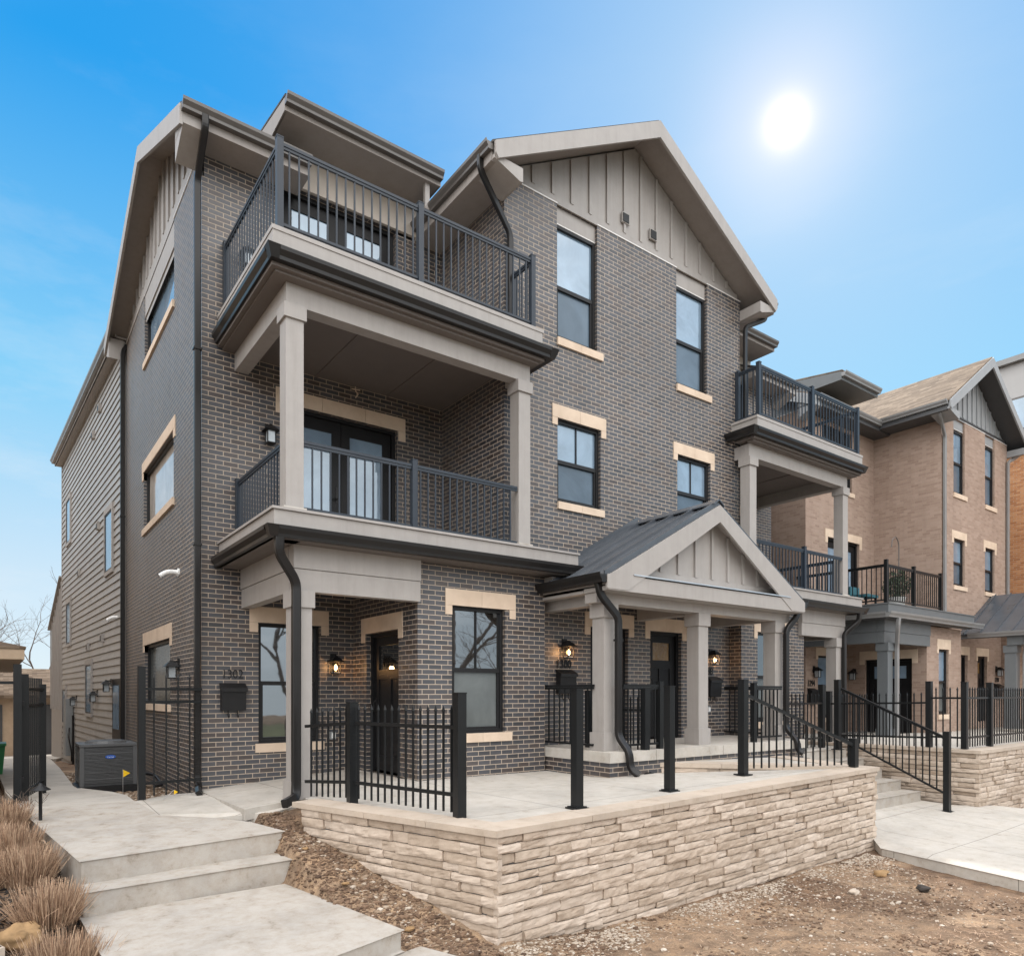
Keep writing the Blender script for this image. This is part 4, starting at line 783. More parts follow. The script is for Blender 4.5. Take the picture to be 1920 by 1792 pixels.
for a, z in ((3.2, 5.35), (6.6, 4.6), (2.6, 2.45), (4.9, 2.35), (3.0, 8.3), (4.0, 7.9)):
    m = MB(); m.fb(fr, a, a+.2, 0, .07, z, z+.2); v = m.build('vent', 'trim', SW); m = MB(); m.fb(fr, a+.03, a+.17, .071, .075, z+.02, z+.15); m.build('vent_hole', 'black', v)
F1b = Fr(V((1.90, 28.4, 0)), du, (-du.y, du.x, 0))
RX = thing('back_annex', (2.4, 31, -1.3), 'lower rear annex clad in vertical boards at the far end of the side path', 'annex')
m = MB(); m.fb(F1b, 0, 3.4, -5, -.02, -1.8, 3.4); m.add([F1b.p(0, -.02, 3.4), F1b.p(3.4, -.02, 3.4), F1b.p(3.4, -.02, 3.55), F1b.p(0, -.02, 5.1)], [(0, 1, 2, 3)]); m.add([F1b.p(0, -.02, 5.1), F1b.p(0, -5, 5.1), F1b.p(0, -5, 3.4), F1b.p(0, -.02, 3.4)], [(0, 1, 2, 3)]); m.slab([F1b.p(0, .1, 5.16), F1b.p(3.5, .1, 3.6), F1b.p(3.5, -5, 3.6), F1b.p(0, -5, 5.16)], .05); battens(m, F1b, 0.1, 3.4, .6, lambda a: 5.0-(a-.1)*.44, step=.45); m.build('board_siding', 'trim', RX)
# ================================================================== NEIGHBOUR HOUSE
cfg2 = dict(name='town_house', label='tan brick three storey town house with blue-grey trim and a brown shingle roof', CX=23.35, XL=17.5, XR=29.5, F0=21.15, F1=25.85, P1=(19.65, 21.75), P2=(25.4, 27.6), half=2.85,
    W3=[(21.95, 22.70), (24.15, 24.88)], W2=[(21.95, 22.70), (24.15, 24.88)], W1=[(20.35, 20.95, .6, 2.35), None], doors=[(22.2, 22.9), (23.6, 24.3)], side_door=(8.75, 10.0, .05, 2.1), doorR=False,
    left_holes=[(18.1, 18.9, .5, 2.2), (18.6, 20.3, 3.28, 5.5), (18.3, 19.9, 6.9, 8.6)], right_holes=[], side_holes=[], full=False, brick='brick2', trim='gtrim', gable='glight', rake='glight', gut='gutg', soffit='gdark', shingle='shingle')
H2, BW2 = house(cfg2)
f2, g2 = FX(8.65), FX(10.5)
for a, b in cfg2['W3']: window(H2, f2, a, b, 6.87, 8.68, sill=(a-.02, b+.12, 6.74, 6.868), mid=.5, munt=False)
for a, b in cfg2['W2']: window(H2, f2, a, b, 4.24, 5.58, sill=(a-.02, b+.12, 4.12, 4.238), lintel=(a-.11, b+.13, 5.582, 5.80, .12, 5.44), munt=False)
window(H2, FX(8.38), 20.35, 20.95, .6, 2.35, up='g_up', lo='g_grey', sill=(20.3, 21.0, .47, .598), lintel=(20.24, 21.07, 2.352, 2.62, .1, 2.24), munt=False)
window(H2, g2, 18.1, 18.9, .5, 2.2, up='g_up', lo='g_grey', sill=(18.05, 18.95, .38, .498), lintel=(18.0, 19.0, 2.202, 2.42, .1, 2.1), munt=False)
window(H2, g2, 18.3, 19.9, 6.9, 8.6, lo='g_dark', up='g_dark', sill=(18.2, 20.0, 6.78, 6.898), munt=False)
door(H2, g2, 18.6, 20.3, 3.28, 5.5, 'french', glassm='g_up', lintel=(18.46, 20.44, 5.502, 5.72, .13, 5.34))
door(H2, FL(19.65), 8.75, 10.0, .09, 2.1, glassm='g_up', lintel=(8.6, 10.15, 2.102, 2.34, .14, 1.97))
for a, b in cfg2['doors']: door(H2, f2, a, b, .345, 2.28, lintel=(a-.1, b+.12, 2.282, 2.52, .1, 2.14))
# deck of the neighbour (open terrace on the middle floor)
D = MB(); D.box(16.9, 21.75, 8.05, 10.49, 3.08, 3.275); D.box(16.88, 21.77, 8.03, 10.485, 3.275, 3.30); D = D.build('balcony_deck', 'gtrim', H2)
m = MB(); m.box(17.2, 19.645, 8.28, 8.46, 2.66, 2.938); m.box(17.21, 19.645, 8.295, 8.445, 2.39, 2.655); m.box(17.19, 17.37, 8.462, 10.49, 2.66, 2.938); m.box(17.205, 17.355, 8.447, 10.49, 2.39, 2.655); m.build('beam', 'gtrim', D)
m = MB(); m.box(16.9, 21.75, 8.1, 8.3, 2.94, 3.06); m.box(16.9, 17.4, 8.3, 10.49, 2.94, 3.06); m.box(17.4, 19.6, 8.46, 10.49, 2.94, 3.0); m.build('soffit', 'gdark', D)
gutter(D, [(16.95, 10.49, 2.96), (16.95, 8.08, 2.96)], [(-1, 0, 0)], 'gutg', 1.05); gutter(D, [(16.82, 8.08, 2.96), (22.2, 8.08, 2.96)], [(0, -1, 0)], 'gutg', 1.05)
column(H2, 17.4, 8.37, .09, 2.39, .25, .22, .2, 'gtrim')
downspout(H2, [(17.3, 8.0, 2.96), (17.3, 8.02, 2.75), (17.6, 8.18, 2.3), (17.6, 8.18, .15)], 'gutg', w=.10, h=.08)
downspout(H2, [(20.6, 8.45, 8.9), (20.6, 8.45, 8.7), (21.25, 8.59, 8.3), (21.25, 8.59, 3.4)], 'gutg', w=.10, h=.07); downspout(H2, [(26.2, 8.4, 8.85), (26.2, 8.45, 8.7), (25.78, 8.59, 8.45), (25.78, 8.59, 3.0)], 'gutg', w=.10, h=.07)
gutter(H2, [(20.50, 8.20, 8.87), (20.50, 11.6, 8.87)], [(-1, 0, 0)], 'gutg'); gutter(H2, [(26.2, 8.20, 8.87), (26.2, 11.6, 8.87)], [(1, 0, 0)], 'gutg'); gutter(H2, [(17.2, 10.02, 8.81), (20.7, 10.02, 8.81)], [(0, -1, 0)], 'gutg')
m = MB(); a, b = 17.7, 19.6; m.slab([(a, 9.6, 9.55), (b, 9.6, 9.55), (b, 13.2, 10.1), (a, 13.2, 10.1)], .03); Q = m.build('dormer_roof', 'shingle', H2)
m = MB(); m.box(a, b, 9.62, 9.66, 9.3, 9.51); m.box(a+.02, b-.02, 9.66, 10.5, 9.30, 9.34); m.slab([(a, 9.66, 9.52), (a, 13, 10.03), (a, 13, 9.3), (a, 9.66, 9.3)], (.03, 0, 0)); m.build('dormer_trim', 'gtrim', Q); gutter(Q, [(a, 9.62, 9.38), (b, 9.62, 9.38)], [(0, -1, 0)], 'gutg')
railing('balcony_railing', (18.5, 8.15, 3.3), 'black terrace railing of the tan brick house with plants behind it', 'railing', [((17.0, 8.15, 3.30), (19.9, 8.15, 3.30)), ((17.0, 8.15, 3.30), (17.0, 10.45, 3.30))], [(17.0, 8.15, 3.3, 4.32), (18.4, 8.15, 3.3, 4.3), (19.9, 8.15, 3.3, 4.28)], 'balcony railings', .93, 'rail', 'rail', cap=True)
# entry roof of the neighbour
m = MB(); ex0, ex1, ey = 22.25, 27.0, 6.9; cx = 24.6; ZA, ZE = 4.15, 2.85
m.slab([(ex0, ey, ZE), (cx, ey, ZA), (cx, 8.645, ZA), (ex0, 8.645, ZE)], .03); m.slab([(cx, ey, ZA), (ex1, ey, ZE), (ex1, 8.645, ZE), (cx, 8.645, ZA)], .03)
for i in range(5):
    y = ey+.03+i*.395; m.slab([(ex0, y-.012, ZE+.045), (cx, y-.012, ZA+.045), (cx, y+.012, ZA+.045), (ex0, y+.012, ZE+.045)], .05)
PR = m.build('porch_roof', 'metalroof', H2)
m = MB(); m.box(ex0+.05, ex1, 7.0, 7.46, 2.48, 2.80); m.slab([(ex0+.03, ey+.02, ZE-.04), (cx, ey+.02, ZA-.04), (cx, 8.64, ZA-.04), (ex0+.03, 8.64, ZE-.04)], .10); m.build('beam', 'gtrim', PR)
gutter(PR, [(ex0, 6.88, 2.73), (ex0, 8.37, 2.73)], [(-1, 0, 0)], 'gutg', 1.05); column(H2, 22.5, 7.4, .2, 2.48, .27, .25, .2, 'gtrim'); downspout(H2, [(22.2, 6.98, 2.72), (22.2, 6.98, 2.6), (22.6, 7.14, 2.3), (22.6, 7.14, .2)], 'gutg', w=.10, h=.08)
# roof vent on the neighbour's roof
T = thing('roof_vent', (20.6, 11.6, 9.6), 'small metal vent pipe with a cap on the brown shingle roof', 'vent pipe')
m = MB(); m.sweep([(20.6, 11.6, 9.6), (20.6, 11.6, 10.35)], .16, .16, (0, 1, 0), True); m.build('pipe', 'steel', T); m = MB(); m.sweep([(20.6, 11.6, 10.38), (20.6, 11.6, 10.40), (20.6, 11.6, 10.48)], .3, .3, (0, 1, 0), True, 10, [1, 1, .1]); m.build('cap', 'steel', T)
# tall modern block behind on the right
T = thing('apartment_block', (34, 16, -1), 'tall modern block of orange brick with pale grey panels behind the tan house', 'building')
m = MB(); m.box(28.5, 45, 3, 40, -1.2, 9.5); m.build('brick_wall', 'brick3', T)
m = MB(); m.box(28.55, 45, 2.95, 40, 9.501, 12.6); 
p = m.build('panel_wall', 'panel', T); m = MB(); m.box(28.35, 45, 2.8, 40, 12.61, 12.8); m.box(28.4, 28.54, 2.9, 40, 9.4, 9.6); m.build('parapet', 'gutg', p)
for y in (4.5, 8.2, 12, 16, 20): m = MB(); m.box(28.50, 28.545, y, y+1.9, 10.2, 11.4); W = m.build('window', 'gutb', p); m = MB(); m.box(28.48, 28.498, y+.08, y+1.82, 10.28, 11.32); m.build('pane', 'g_up', W)
# ================================================================== STONE WALLS
zt1 = lambda x, y: .0+max(0, min(1, (x-3.5)/6.8))*.10 if x > 3.45 else -.0-.02*max(0, min(1, (y-4.9)/2.6))
stone_wall('stone_wall', 'buff stacked stone wall round the concrete patio in front of the dark house', [((3.447, 4.8895), (10.32, 5.08), (-.028, -1)), ((2.70, 7.50), (3.453, 4.882), (-1, -.288)), ((10.3, 5.08), (10.9, 6.95), (1, -.3))], zt1, lambda x, y: gz(x, y)-.12, 3,
    copruns=[((3.41, 4.89), (10.34, 5.08), (.03, -1)), ((2.66, 7.62), (3.452, 4.858), (-1, -.288)), ((10.3, 5.40), (10.9, 6.95), (1, -.3))])
zt2 = lambda x, y: .10+(y-5.3)*.03
stone_wall('stone_wall', 'low stacked stone edge between the patio and the raised walkway', [((7.72, 7.18), (10.05, 5.28), (-.63, -.77))], zt2, lambda x, y: -.08, 5, copruns=[((7.66, 7.22), (10.1, 5.24), (-.63, -.77))], cop=(.34, .065))
zt3 = lambda x, y: .155
stone_wall('stone_wall', 'buff stacked stone wall in front of the tan house beside the right stairs', [((13.9, 8.4), (14.0, 5.1), (-1, -.03)), ((14.0, 5.1), (30, 5.3), (0, -1))], zt3, lambda x, y: gz(x, y)+.0, 9, copruns=[((13.9, 8.4), (14.0, 5.4), (-1, -.03)), ((13.96, 5.1), (30, 5.3), (0, -1))])
stone_wall('stone_wall', 'end of a pale stone wall at the lower left edge beside the grasses', [((-1.8, 4.75), (.02, 5.62), (.43, -.9)), ((.02, 5.62), (-.5, 7.0), (.9, .3))], lambda x, y: -.47, lambda x, y: -1.25, 11, rowh=(.09, .13), copruns=[((-1.8, 4.75), (.05, 5.62), (.43, -.9)), ((.02, 5.60), (-.5, 7.0), (.9, .3))])
# ================================================================== FENCES AND RAILS
A = (2.93, 8.02, -.06); B = (3.14, 7.18, -.0); C_ = (3.55, 5.65, 0)
railing('fence', (3.2, 7, 0), 'black spear-topped metal fence on the patio edge, tied to the left porch column', 'fence', [(A, B), (B, C_)], [(3.14, 7.18, -.03, 1.06), (3.55, 5.65, -.03, 1.16)], 'spear-topped fences', 1.04, 'fence', 'rail', .105, pw=.095)
railing('fence', (7.45, 7.5, 0), 'short black spear-topped fence panel between two posts beside the entry downspout', 'fence', [((7.3, 7.92, .0), (7.61, 7.07, .0))], [(7.3, 7.92, 0, 1.2), (7.61, 7.07, 0, 1.22)], 'spear-topped fences', 1.12, 'fence', 'rail', .11, plate=True, pw=.095)
for i, (x, y, z1, lb) in enumerate([(4.71, 5.29, 1.2, 'lone black metal post on the patio nearest the wall corner'), (6.33, 5.5, 1.24, 'lone black metal post in the middle of the patio wall')]):
    T = thing('fence_post', (x, y, .02), lb, 'post', 'free-standing posts'); m = MB(); z = .01+.015*i; m.box(x-.045, x+.045, y-.045, y+.045, z, z1); m.box(x-.05, x+.05, y-.05, y+.05, z1, z1+.012); m.build('shaft', 'rail', T)
    m = MB(); m.box(x-.085, x+.085, y-.085, y+.085, z, z+.014); m.box(x-.062, x+.062, y-.062, y+.062, z+.014, z+.026)
    for a in (-.065, .065):
        for b in (-.065, .065): m.sweep([(x+a, y+b, z+.012), (x+a, y+b, z+.026)], .014, .014, (0, 1, 0), True)
    m.build('base_plate', 'rail', T)
railing('stair_railing', (9, 5.7, 0), 'black handrail sloping along the low stone edge from the patio to the right steps', 'handrail', [((8.21, 5.84, .12), (10.05, 5.29, .12))], [], 'stair handrails', .5, 'rail', 'rail') if 0 else None
T = thing('stair_railing', (9, 5.7, .1), 'black handrail sloping down along the low stone edge, left of the stairs', 'handrail', 'stair handrails')
Pa = V((8.27, 6.45, 1.22)); Pb = V((10.0, 5.27, .42)); Pa = V((8.24, 5.86, 1.16)); 
m = MB(); m.bar(Pa, Pb, .05, .045); n = 15
for i in range(n):
    p = Pa.lerp(Pb, (i+.4)/n); m.box(p.x-.009, p.x+.009, p.y-.009, p.y+.009, .135, p.z)
m.build('railing_panel', 'rail', T)
for x, y, z0, z1 in ((8.21, 5.84, .055, 1.34), (10.03, 5.27, .09, .50)):
    m = MB(); m.box(x-.05, x+.05, y-.05, y+.05, z0, z1); m.box(x-.054, x+.054, y-.054, y+.054, z1, z1+.012); 
    if z1 > 1: m.box(x-.09, x+.09, y-.09, y+.09, z0, z0+.015)
    m.build('post', 'rail', T)
railing('stair_railing', (13.3, 6, -.8), 'black handrail with balusters down the right side of the concrete stairs', 'handrail', [((13.25, 7.2, .22), (13.12, 5.32, -.62))], [(13.25, 7.28, .07, 1.42), (13.12, 5.27, -.86, .50)], 'stair handrails', 1.03, 'stair', 'rail', .115, pw=.095, plate=True, bl=.08)
railing('fence', (12.5, 7.5, 0), 'black spear-topped fence left of the tall stair post, in front of the next porch', 'fence', [((11.75, 7.4, .09), (13.25, 7.6, .09))], [(13.28, 7.62, .09, 1.33)], 'spear-topped fences', 1.08, 'fence', 'rail', .17, pw=.095)
railing('fence', (14.1, 6.8, .1), 'black spear-topped fence running back along the top of the stair side wall', 'fence', [((14.1, 5.98, .14), (14.05, 7.9, .10)), ((14.05, 7.9, .10), (16.0, 8.1, .1))], [(14.05, 7.9, .1, 1.2)], 'spear-topped fences', 1.05, 'fence', 'rail', .13, pw=.09)
railing('fence', (15.5, 5.4, .1), 'black spear-topped fence on the stone wall in front of the tan house', 'fence', [((14.12, 5.98, .16), (14.12, 5.38, .16)), ((14.12, 5.38, .16), (15.3, 5.4, .16)), ((15.3, 5.4, .16), (17.6, 5.43, .16)), ((17.6, 5.43, .16), (20.5, 5.46, .16))], [(14.12, 5.98, .16, 1.38), (14.12, 5.38, .16, 1.36), (15.3, 5.4, .16, 1.36), (17.6, 5.43, .16, 1.36)], 'spear-topped fences', 1.12, 'fence', 'rail', .12, pw=.095)
railing('porch_railing', (7.3, 7.4, .34), 'low black railing on the left end of the entry porch slab', 'railing', [((6.86, 8.6, .345), (6.92, 7.42, .345)), ((7.2, 7.12, .345), (7.98, 7.12, .345))], [(7.98, 7.12, .345, 1.33)], 'porch railings', .95, 'rail', 'rail', .12, pw=.08)
railing('porch_railing', (11.3, 7.4, .34), 'low black railing on the right end of the entry porch slab', 'railing', [((11.5, 8.6, .345), (11.5, 7.42, .345)), ((10.3, 7.12, .345), (11.1, 7.12, .345))], [(10.3, 7.12, .345, 1.33)], 'porch railings', .95, 'rail', 'rail', .12, pw=.08)
railing('fence', (1.9, 10.1, -.3), 'tall black metal fence panel between the side path and the dark brick corner', 'fence', [((1.54, 10.13, -.20), (2.28, 10.22, -.20))], [(1.54, 10.13, -.35, 1.5)], 'side yard fences', 1.62, 'fence', 'rail', .145, pw=.085)
m = MB(); m.bar((1.56, 10.13, 1.05), (2.28, 10.22, 1.05), .03, .035); o = m.build('fence_rail', 'rail', [x for x in bpy.data.objects if x.get('label', '').startswith('tall black metal fence panel')][0])
T = thing('metal_gate', (.40, 11.5, -.35), 'tall black spear-topped gate standing open at the side path', 'gate', 'side yard fences')
for i, (x, y, z0, z1) in enumerate([(.255, 11.13, -.36, 1.54), (.345, 11.43, -.3, 1.42), (.60, 12.6, -.33, 1.30)]):
    m = MB(); w_ = .04 if i != 0 else .045; m.box(x-w_, x+w_, y-w_, y+w_, z0, z1); m.build('post', 'rail', T)
m = MB(); a = V((.345, 11.43, 0)); b = V((.60, 12.6, 0))
for z in (-.15, 1.0, 1.22): m.bar(a+V((0, 0, z)), b+V((0, 0, z)), .03, .04)
for i in range(1, 10): p = a.lerp(b, i/10); m.box(p.x-.009, p.x+.009, p.y-.009, p.y+.009, -.24, 1.38)
m.build('gate_leaf', 'rail', T); m = MB(); m.box(.27, .33, 11.2, 11.4, .0, .06); m.box(.27, .33, 11.2, 11.4, 1.0, 1.06); m.build('hinge', 'black', T)
railing('fence', (-.5, 11, -.3), 'black metal fence panel left of the open side gate', 'fence', [((-1.6, 10.9, -.45), (.21, 11.12, -.45))], [], 'side yard fences', 1.95, 'fence', 'rail', .15)
# ================================================================== SMALL THINGS
lantern((3.27, 10.5, 4.97), (0, -1, 0), 'unlit black wall lantern on the middle left balcony beside the glass doors')
lantern((4.27, 10.5, 1.62), (0, -1, 0), 'glowing amber wall lantern under the left porch near the black door', True)
lantern((7.42, 8.65, 1.88), (0, -1, 0), 'glowing amber wall lantern above house number 1300', True)
lantern((11.12, 8.65, 1.86), (0, -1, 0), 'glowing amber wall lantern right of the middle porch column', True)
lantern((2.35, 12.0, 1.55), (-1, 0, 0), 'unlit black lantern on the dark brick side wall above the fence')
lantern((2.24, 18.9, 1.35), (-1, 0, 0), 'unlit black lantern on the siding right beside the side door downspout')
lantern(tuple(fr.p(3.6, 0, 1.1)), fr.n, 'unlit black lantern on the siding right of the small window'); lantern(tuple(fr.p(7.4, 0, .95)), fr.n, 'unlit black lantern on the siding above the meter box')
lantern((2.95, 10.5, 7.45), (0, -1, 0), 'unlit black wall lantern behind the upper left balcony railing'); lantern((12.5, 10.5, 7.5), (0, -1, 0), 'unlit black wall lantern behind the upper right balcony railing')
lantern((17.9, 10.5, 1.75), (0, -1, 0), 'unlit black lantern on tan brick beside house number 1294'); lantern((19.65, 10.3, 1.7), (-1, 0, 0), 'unlit black lantern by the dark door of the tan house'); lantern((25.0, 8.65, 1.85), (0, -1, 0), 'unlit black lantern beside the last grey porch column at the right')
mailbox((2.76, 10.5, .92), (0, -1, 0), 'black wall mailbox on dark brick left of the side porch window', .92); mailbox((7.42, 8.65, 1.16), (0, -1, 0), 'black wall mailbox under the glowing lantern left of the entry column', .92); mailbox((11.16, 8.65, 1.10), (0, -1, 0), 'black wall mailbox half hidden behind the middle porch column', .92); mailbox((17.75, 10.5, .92), (0, -1, 0), 'black wall mailbox on tan brick seen under the next porch roof', .92); mailbox((25.0, 8.65, 1.05), (0, -1, 0), 'black wall mailbox beside the last grey porch column at the right')
text('1302', (2.76, 10.49, 1.38), (0, -1, 0), .18, 'thin black number 1302 above the leftmost mailbox', sx=.85, ex=.003); text('1300', (7.40, 8.64, 1.57), (0, -1, 0), .20, 'thin black number 1300 below the glowing entry lantern', sx=.8)
text('1298', (11.02, 8.64, 1.52), (0, -1, 0), .20, 'black house number partly hidden by the middle porch column', sx=.8); text('1294', (17.75, 10.49, 1.36), (0, -1, 0), .24, 'black number 1294 on tan brick under the next porch roof', sx=.75); text('1290', (25.0, 8.64, 1.52), (0, -1, 0), .2, 'black number 1290 beside the last grey porch column', sx=.8)
for i, (y, z, lb) in enumerate(((12.0, 3.06, 'white vent pipe elbow on the dark brick side wall'), (18.3, 2.9, 'white vent pipe elbow on the siding near the black downspout'))):
    T = thing('vent_pipe', (2.33, y, z), lb, 'vent pipe', 'side wall vent pipes'); m = MB(); xx = 2.36; m.sweep(smoothpath([(xx, y, z), (xx-.17, y, z), (xx-.27, y+.05, z-.07)], .06), .075, .075, (0, 1, 0), True, 12); m.build('pipe', 'white', T, smooth=True); m = MB(); m.sweep([(xx, y, z), (xx-.03, y, z)], .13, .13, (0, 1, 0), True, 12); m.build('flange', 'white', T)
for x, y, z, lb in ((4.25, 10.49, .45, 'grey outdoor socket on dark brick under the left porch'), (11.0, 8.64, .8, 'grey outdoor tap box beside the middle porch column')):
    T = thing('outlet_box', (x, y, z), lb, 'socket', 'outdoor sockets'); m = MB(); m.box(x-.04, x+.04, y-.06, y, z, z+.12); m.build('box', 'meter', T); m = MB(); m.box(x-.03, x+.03, y-.072, y-.061, z+.02, z+.10); m.build('cover', 'white', T)
T = thing('loose_wire', (4.63, 10.46, 5.85), 'small loose tan wire hanging under the ceiling above the glass doors', 'wire'); m = MB(); m.sweep([(4.63, 10.47, 6.03), (4.62, 10.44, 5.95), (4.66, 10.43, 5.90), (4.62, 10.44, 5.84)], .018, .018, (0, 1, 0), True, 6); m.bar((4.56, 10.45, 5.97), (4.70, 10.45, 5.98), .015); m.build('wire', 'lime', T)
# air conditioner
x0, x1, y0, y1, z0 = 1.12, 1.93, 13.15, 13.96, -.34
T = thing('air_conditioner', ((x0+x1)/2, (y0+y1)/2, z0), 'grey outdoor air conditioning unit beside the side path', 'air conditioner')
m = MB(); m.box(x0-.04, x1+.06, y0-.04, y1+.04, z0-.14, z0); m.build('base_pad', 'black', T)
m = MB(); m.box(x0+.02, x1-.02, y0+.02, y1-.02, z0+.002, z0+.64); B_ = m.build('body', 'acd', T)
m = MB(); z = z0+.05
while z < z0+.60:
    m.box(x0+.005, x1-.005, y0+.005, y0+.018, z, z+.012); m.box(x0+.005, x0+.018, y0+.019, y1-.005, z, z+.012); z += .022
m.build('louvres', 'ac', T)
for a, b in ((x0, y0), (x1-.05, y0), (x0, y1-.05), (x1-.05, y1-.05)): m = MB(); m.box(a-.004, a+.054, b-.004, b+.054, z0+.003, z0+.63); m.build('corner_post', 'ac', T)
m = MB()
for q in range(1, 6): z = z0+q*.105; m.box(x0-.002, x1+.002, y0-.001, y0+.004, z, z+.012); m.box(x0-.001, x0+.004, y0+.006, y1, z, z+.012)
m.build('guard_wires', 'ac', T)
m = MB(); m.box(x0-.01, x1+.01, y0-.01, y1+.01, z0+.641, z0+.68); m.sweep([((x0+x1)/2, (y0+y1)/2, z0+.68), ((x0+x1)/2, (y0+y1)/2, z0+.72)], .62, .62, (0, 1, 0), True, 24, [1, .9]); m.build('top_cover', 'ac', T)
m = MB(); cxb = (x0+x1)/2+.02; m.add([(cxb+.075*math.cos(t*math.pi/8), y0-.012, z0+.47+.032*math.sin(t*math.pi/8)) for t in range(16)]+[(cxb+.075*math.cos(t*math.pi/8), y0-.002, z0+.47+.032*math.sin(t*math.pi/8)) for t in range(16)], [tuple(range(16))]+[(t, (t+1) % 16, 16+(t+1) % 16, 16+t) for t in range(16)]); Bd = m.build('badge', 'blue', T)
text('Carrier', (cxb, y0-.012, z0+.457), (0, -1, 0), .036, None, 'white', None, 'badge_lettering', Bd, .001, .95)
m = MB(); m.sweep(smoothpath([(2.0, 13.5, z0+.15), (2.22, 13.3, z0+.12), (2.28, 12.9, z0-.02), (2.1, 12.6, z0-.0)], .1), .05, .05, (0, 0, 1), True); m.build('pipe', 'black', T)
# meters
T = thing('electric_meter', tuple(fr.p(8.6, .1, -.8)), 'grey electric meter cabinet with two round meters on the siding', 'meter box')
m = MB(); m.fb(fr, 8.0, 8.55, .02, .22, -.75, 1.0); m.build('cabinet', 'meter', T); m = MB()
for z in (.2, .62): m.sweep([fr.p(9.0, .02, z), fr.p(9.0, .16, z)], .26, .26, (0, 0, 1), True, 16)
m.fb(fr, 8.85, 9.15, 0, .05, -.2, .9); m.build('meter', 'meter', T); m = MB(); m.sweep([fr.p(7.8, .05, -1.0), fr.p(7.8, .05, .5)], .06, .06, (0, 1, 0), True); m.sweep(smoothpath([fr.p(8.0, .12, .1), fr.p(7.6, .2, -.1), fr.p(7.5, .12, -.6), fr.p(7.9, .08, -.9)], .2), .04, .04, (0, 1, 0), True); m.build('cable', 'black', T)
for lb, (fx_, fy_, fz_), h, s_ in (('small yellow marker flag on a wire in front of the air conditioner', (1.60, 12.2, -.42), .42, 1.0), ('tiny yellow marker flag leaning at the foot of the tall fence', (1.75, 10.05, -.24), .14, .5)):
    T = thing('marker_flag', (fx_, fy_, fz_), lb, 'marker flag', 'yellow marker flags'); m = MB(); m.sweep([(fx_, fy_, fz_), (fx_+(.16 if s_ < 1 else 0), fy_, fz_+h)], .008, .008, (0, 1, 0), True, 6); m.build('wire', 'steel', T)
    a = fx_+(.16 if s_ < 1 else 0); m = MB(); m.add([(a, fy_, fz_+h), (a+.10*s_, fy_+.01, fz_+h-.06*s_), (a, fy_, fz_+h-.12*s_), (a, fy_+.004, fz_+h), (a+.10*s_, fy_+.014, fz_+h-.06*s_), (a, fy_+.004, fz_+h-.12*s_)], [(0, 1, 2), (5, 4, 3), (0, 3, 4, 1), (1, 4, 5, 2)]); m.build('flag', 'yellow', T)
T = thing('path_light', (.42, 9.3, -.45), 'black path light with a conical cap at the left of the concrete path', 'path light'); x, y = .42, 9.3
m = MB(); m.sweep([(x, y, -.5), (x, y, .11)], .035, .035, (0, 1, 0), True, 10); m.build('stem', 'black', T, smooth=True)
m = MB(); m.sweep([(x, y, .10), (x, y, .105), (x, y, .15), (x, y, .175), (x, y, .18)], .20, .20, (0, 1, 0), True, 20, [.95, 1, .35, .18, .05]); m.build('cap', 'black', T)
# terrace furniture of the neighbour
T = thing('shepherd_hook', (18.6, 8.6, 3.3), 'thin curved plant hook rising above the neighbour terrace', 'plant hook'); m = MB(); m.sweep(smoothpath([(18.6, 8.6, 3.3), (18.6, 8.6, 5.0), (18.45, 8.6, 5.15), (18.25, 8.6, 5.05), (18.22, 8.6, 4.85)], .12), .025, .025, (0, 1, 0), True, 6); m.build('hook', 'gutb', T)
def bush(name, loc, r, h, n, label, cat, mat='plant', seed=1, pot=None):
    T = thing(name, loc, label, cat); rn = random.Random(seed); m = MB()
    for i in range(n):
        q = V((rn.gauss(0, 1), rn.gauss(0, 1), rn.gauss(0, 1))).normalized()*rn.random()**.4; p = V(loc)+V((q.x*r, q.y*r, h*.5+q.z*h*.5)); d = V((rn.gauss(0, 1), rn.gauss(0, 1), rn.gauss(0, 1))).normalized()*.06; e = d.cross(V((rn.random(), rn.random(), rn.random()))).normalized()*.02
        m.add([p-d, p+e, p+d, p-e], [(0, 1, 2, 3)])
    m.build('foliage', mat, T)
    if pot: m = MB(); m.sweep([V(loc)-V((0, 0, .25)), V(loc)+V((0, 0, .05))], r*1.2, r*1.2, (0, 1, 0), True, 14, [.75, 1]); m.build('pot', pot, T)
    return T
bush('potted_shrub', (18.5, 8.6, 3.55), .35, .75, 500, 'bushy green shrub behind the neighbour terrace railing', 'shrub', pot='pot', seed=2)
T = thing('patio_chair', (17.5, 9.0, 3.3), 'terrace chair with a teal cushion behind the railing of the tan house', 'chair'); m = MB(); m.box(17.3, 17.85, 8.75, 9.25, 3.55, 3.62); m.box(17.35, 17.8, 9.2, 9.3, 3.62, 3.85); m.build('cushion', 'teal', T); m = MB()
for a in (17.32, 17.8):
    for b in (8.78, 9.25): m.box(a, a+.04, b, b+.04, 3.3, 3.62)
m.build('leg', 'black', T)
T = thing('recycling_bin', (-.15, 19.5, -.85), 'green wheeled bin behind the black side gate', 'bin'); m = MB(); m.add([(a*w_-.1, 19.5+b*w_, z) for z, w_ in ((-.75, .26), (.0, .32)) for a, b in ((-1, -1), (1, -1), (1, 1), (-1, 1))], [(3, 2, 1, 0), (4, 5, 6, 7)]+[(i, (i+1) % 4, 4+(i+1) % 4, 4+i) for i in range(4)]); m.build('body', 'green', T); m = MB(); m.box(-.44, .24, 19.14, 19.86, .001, .06); m.build('lid', 'green', T)
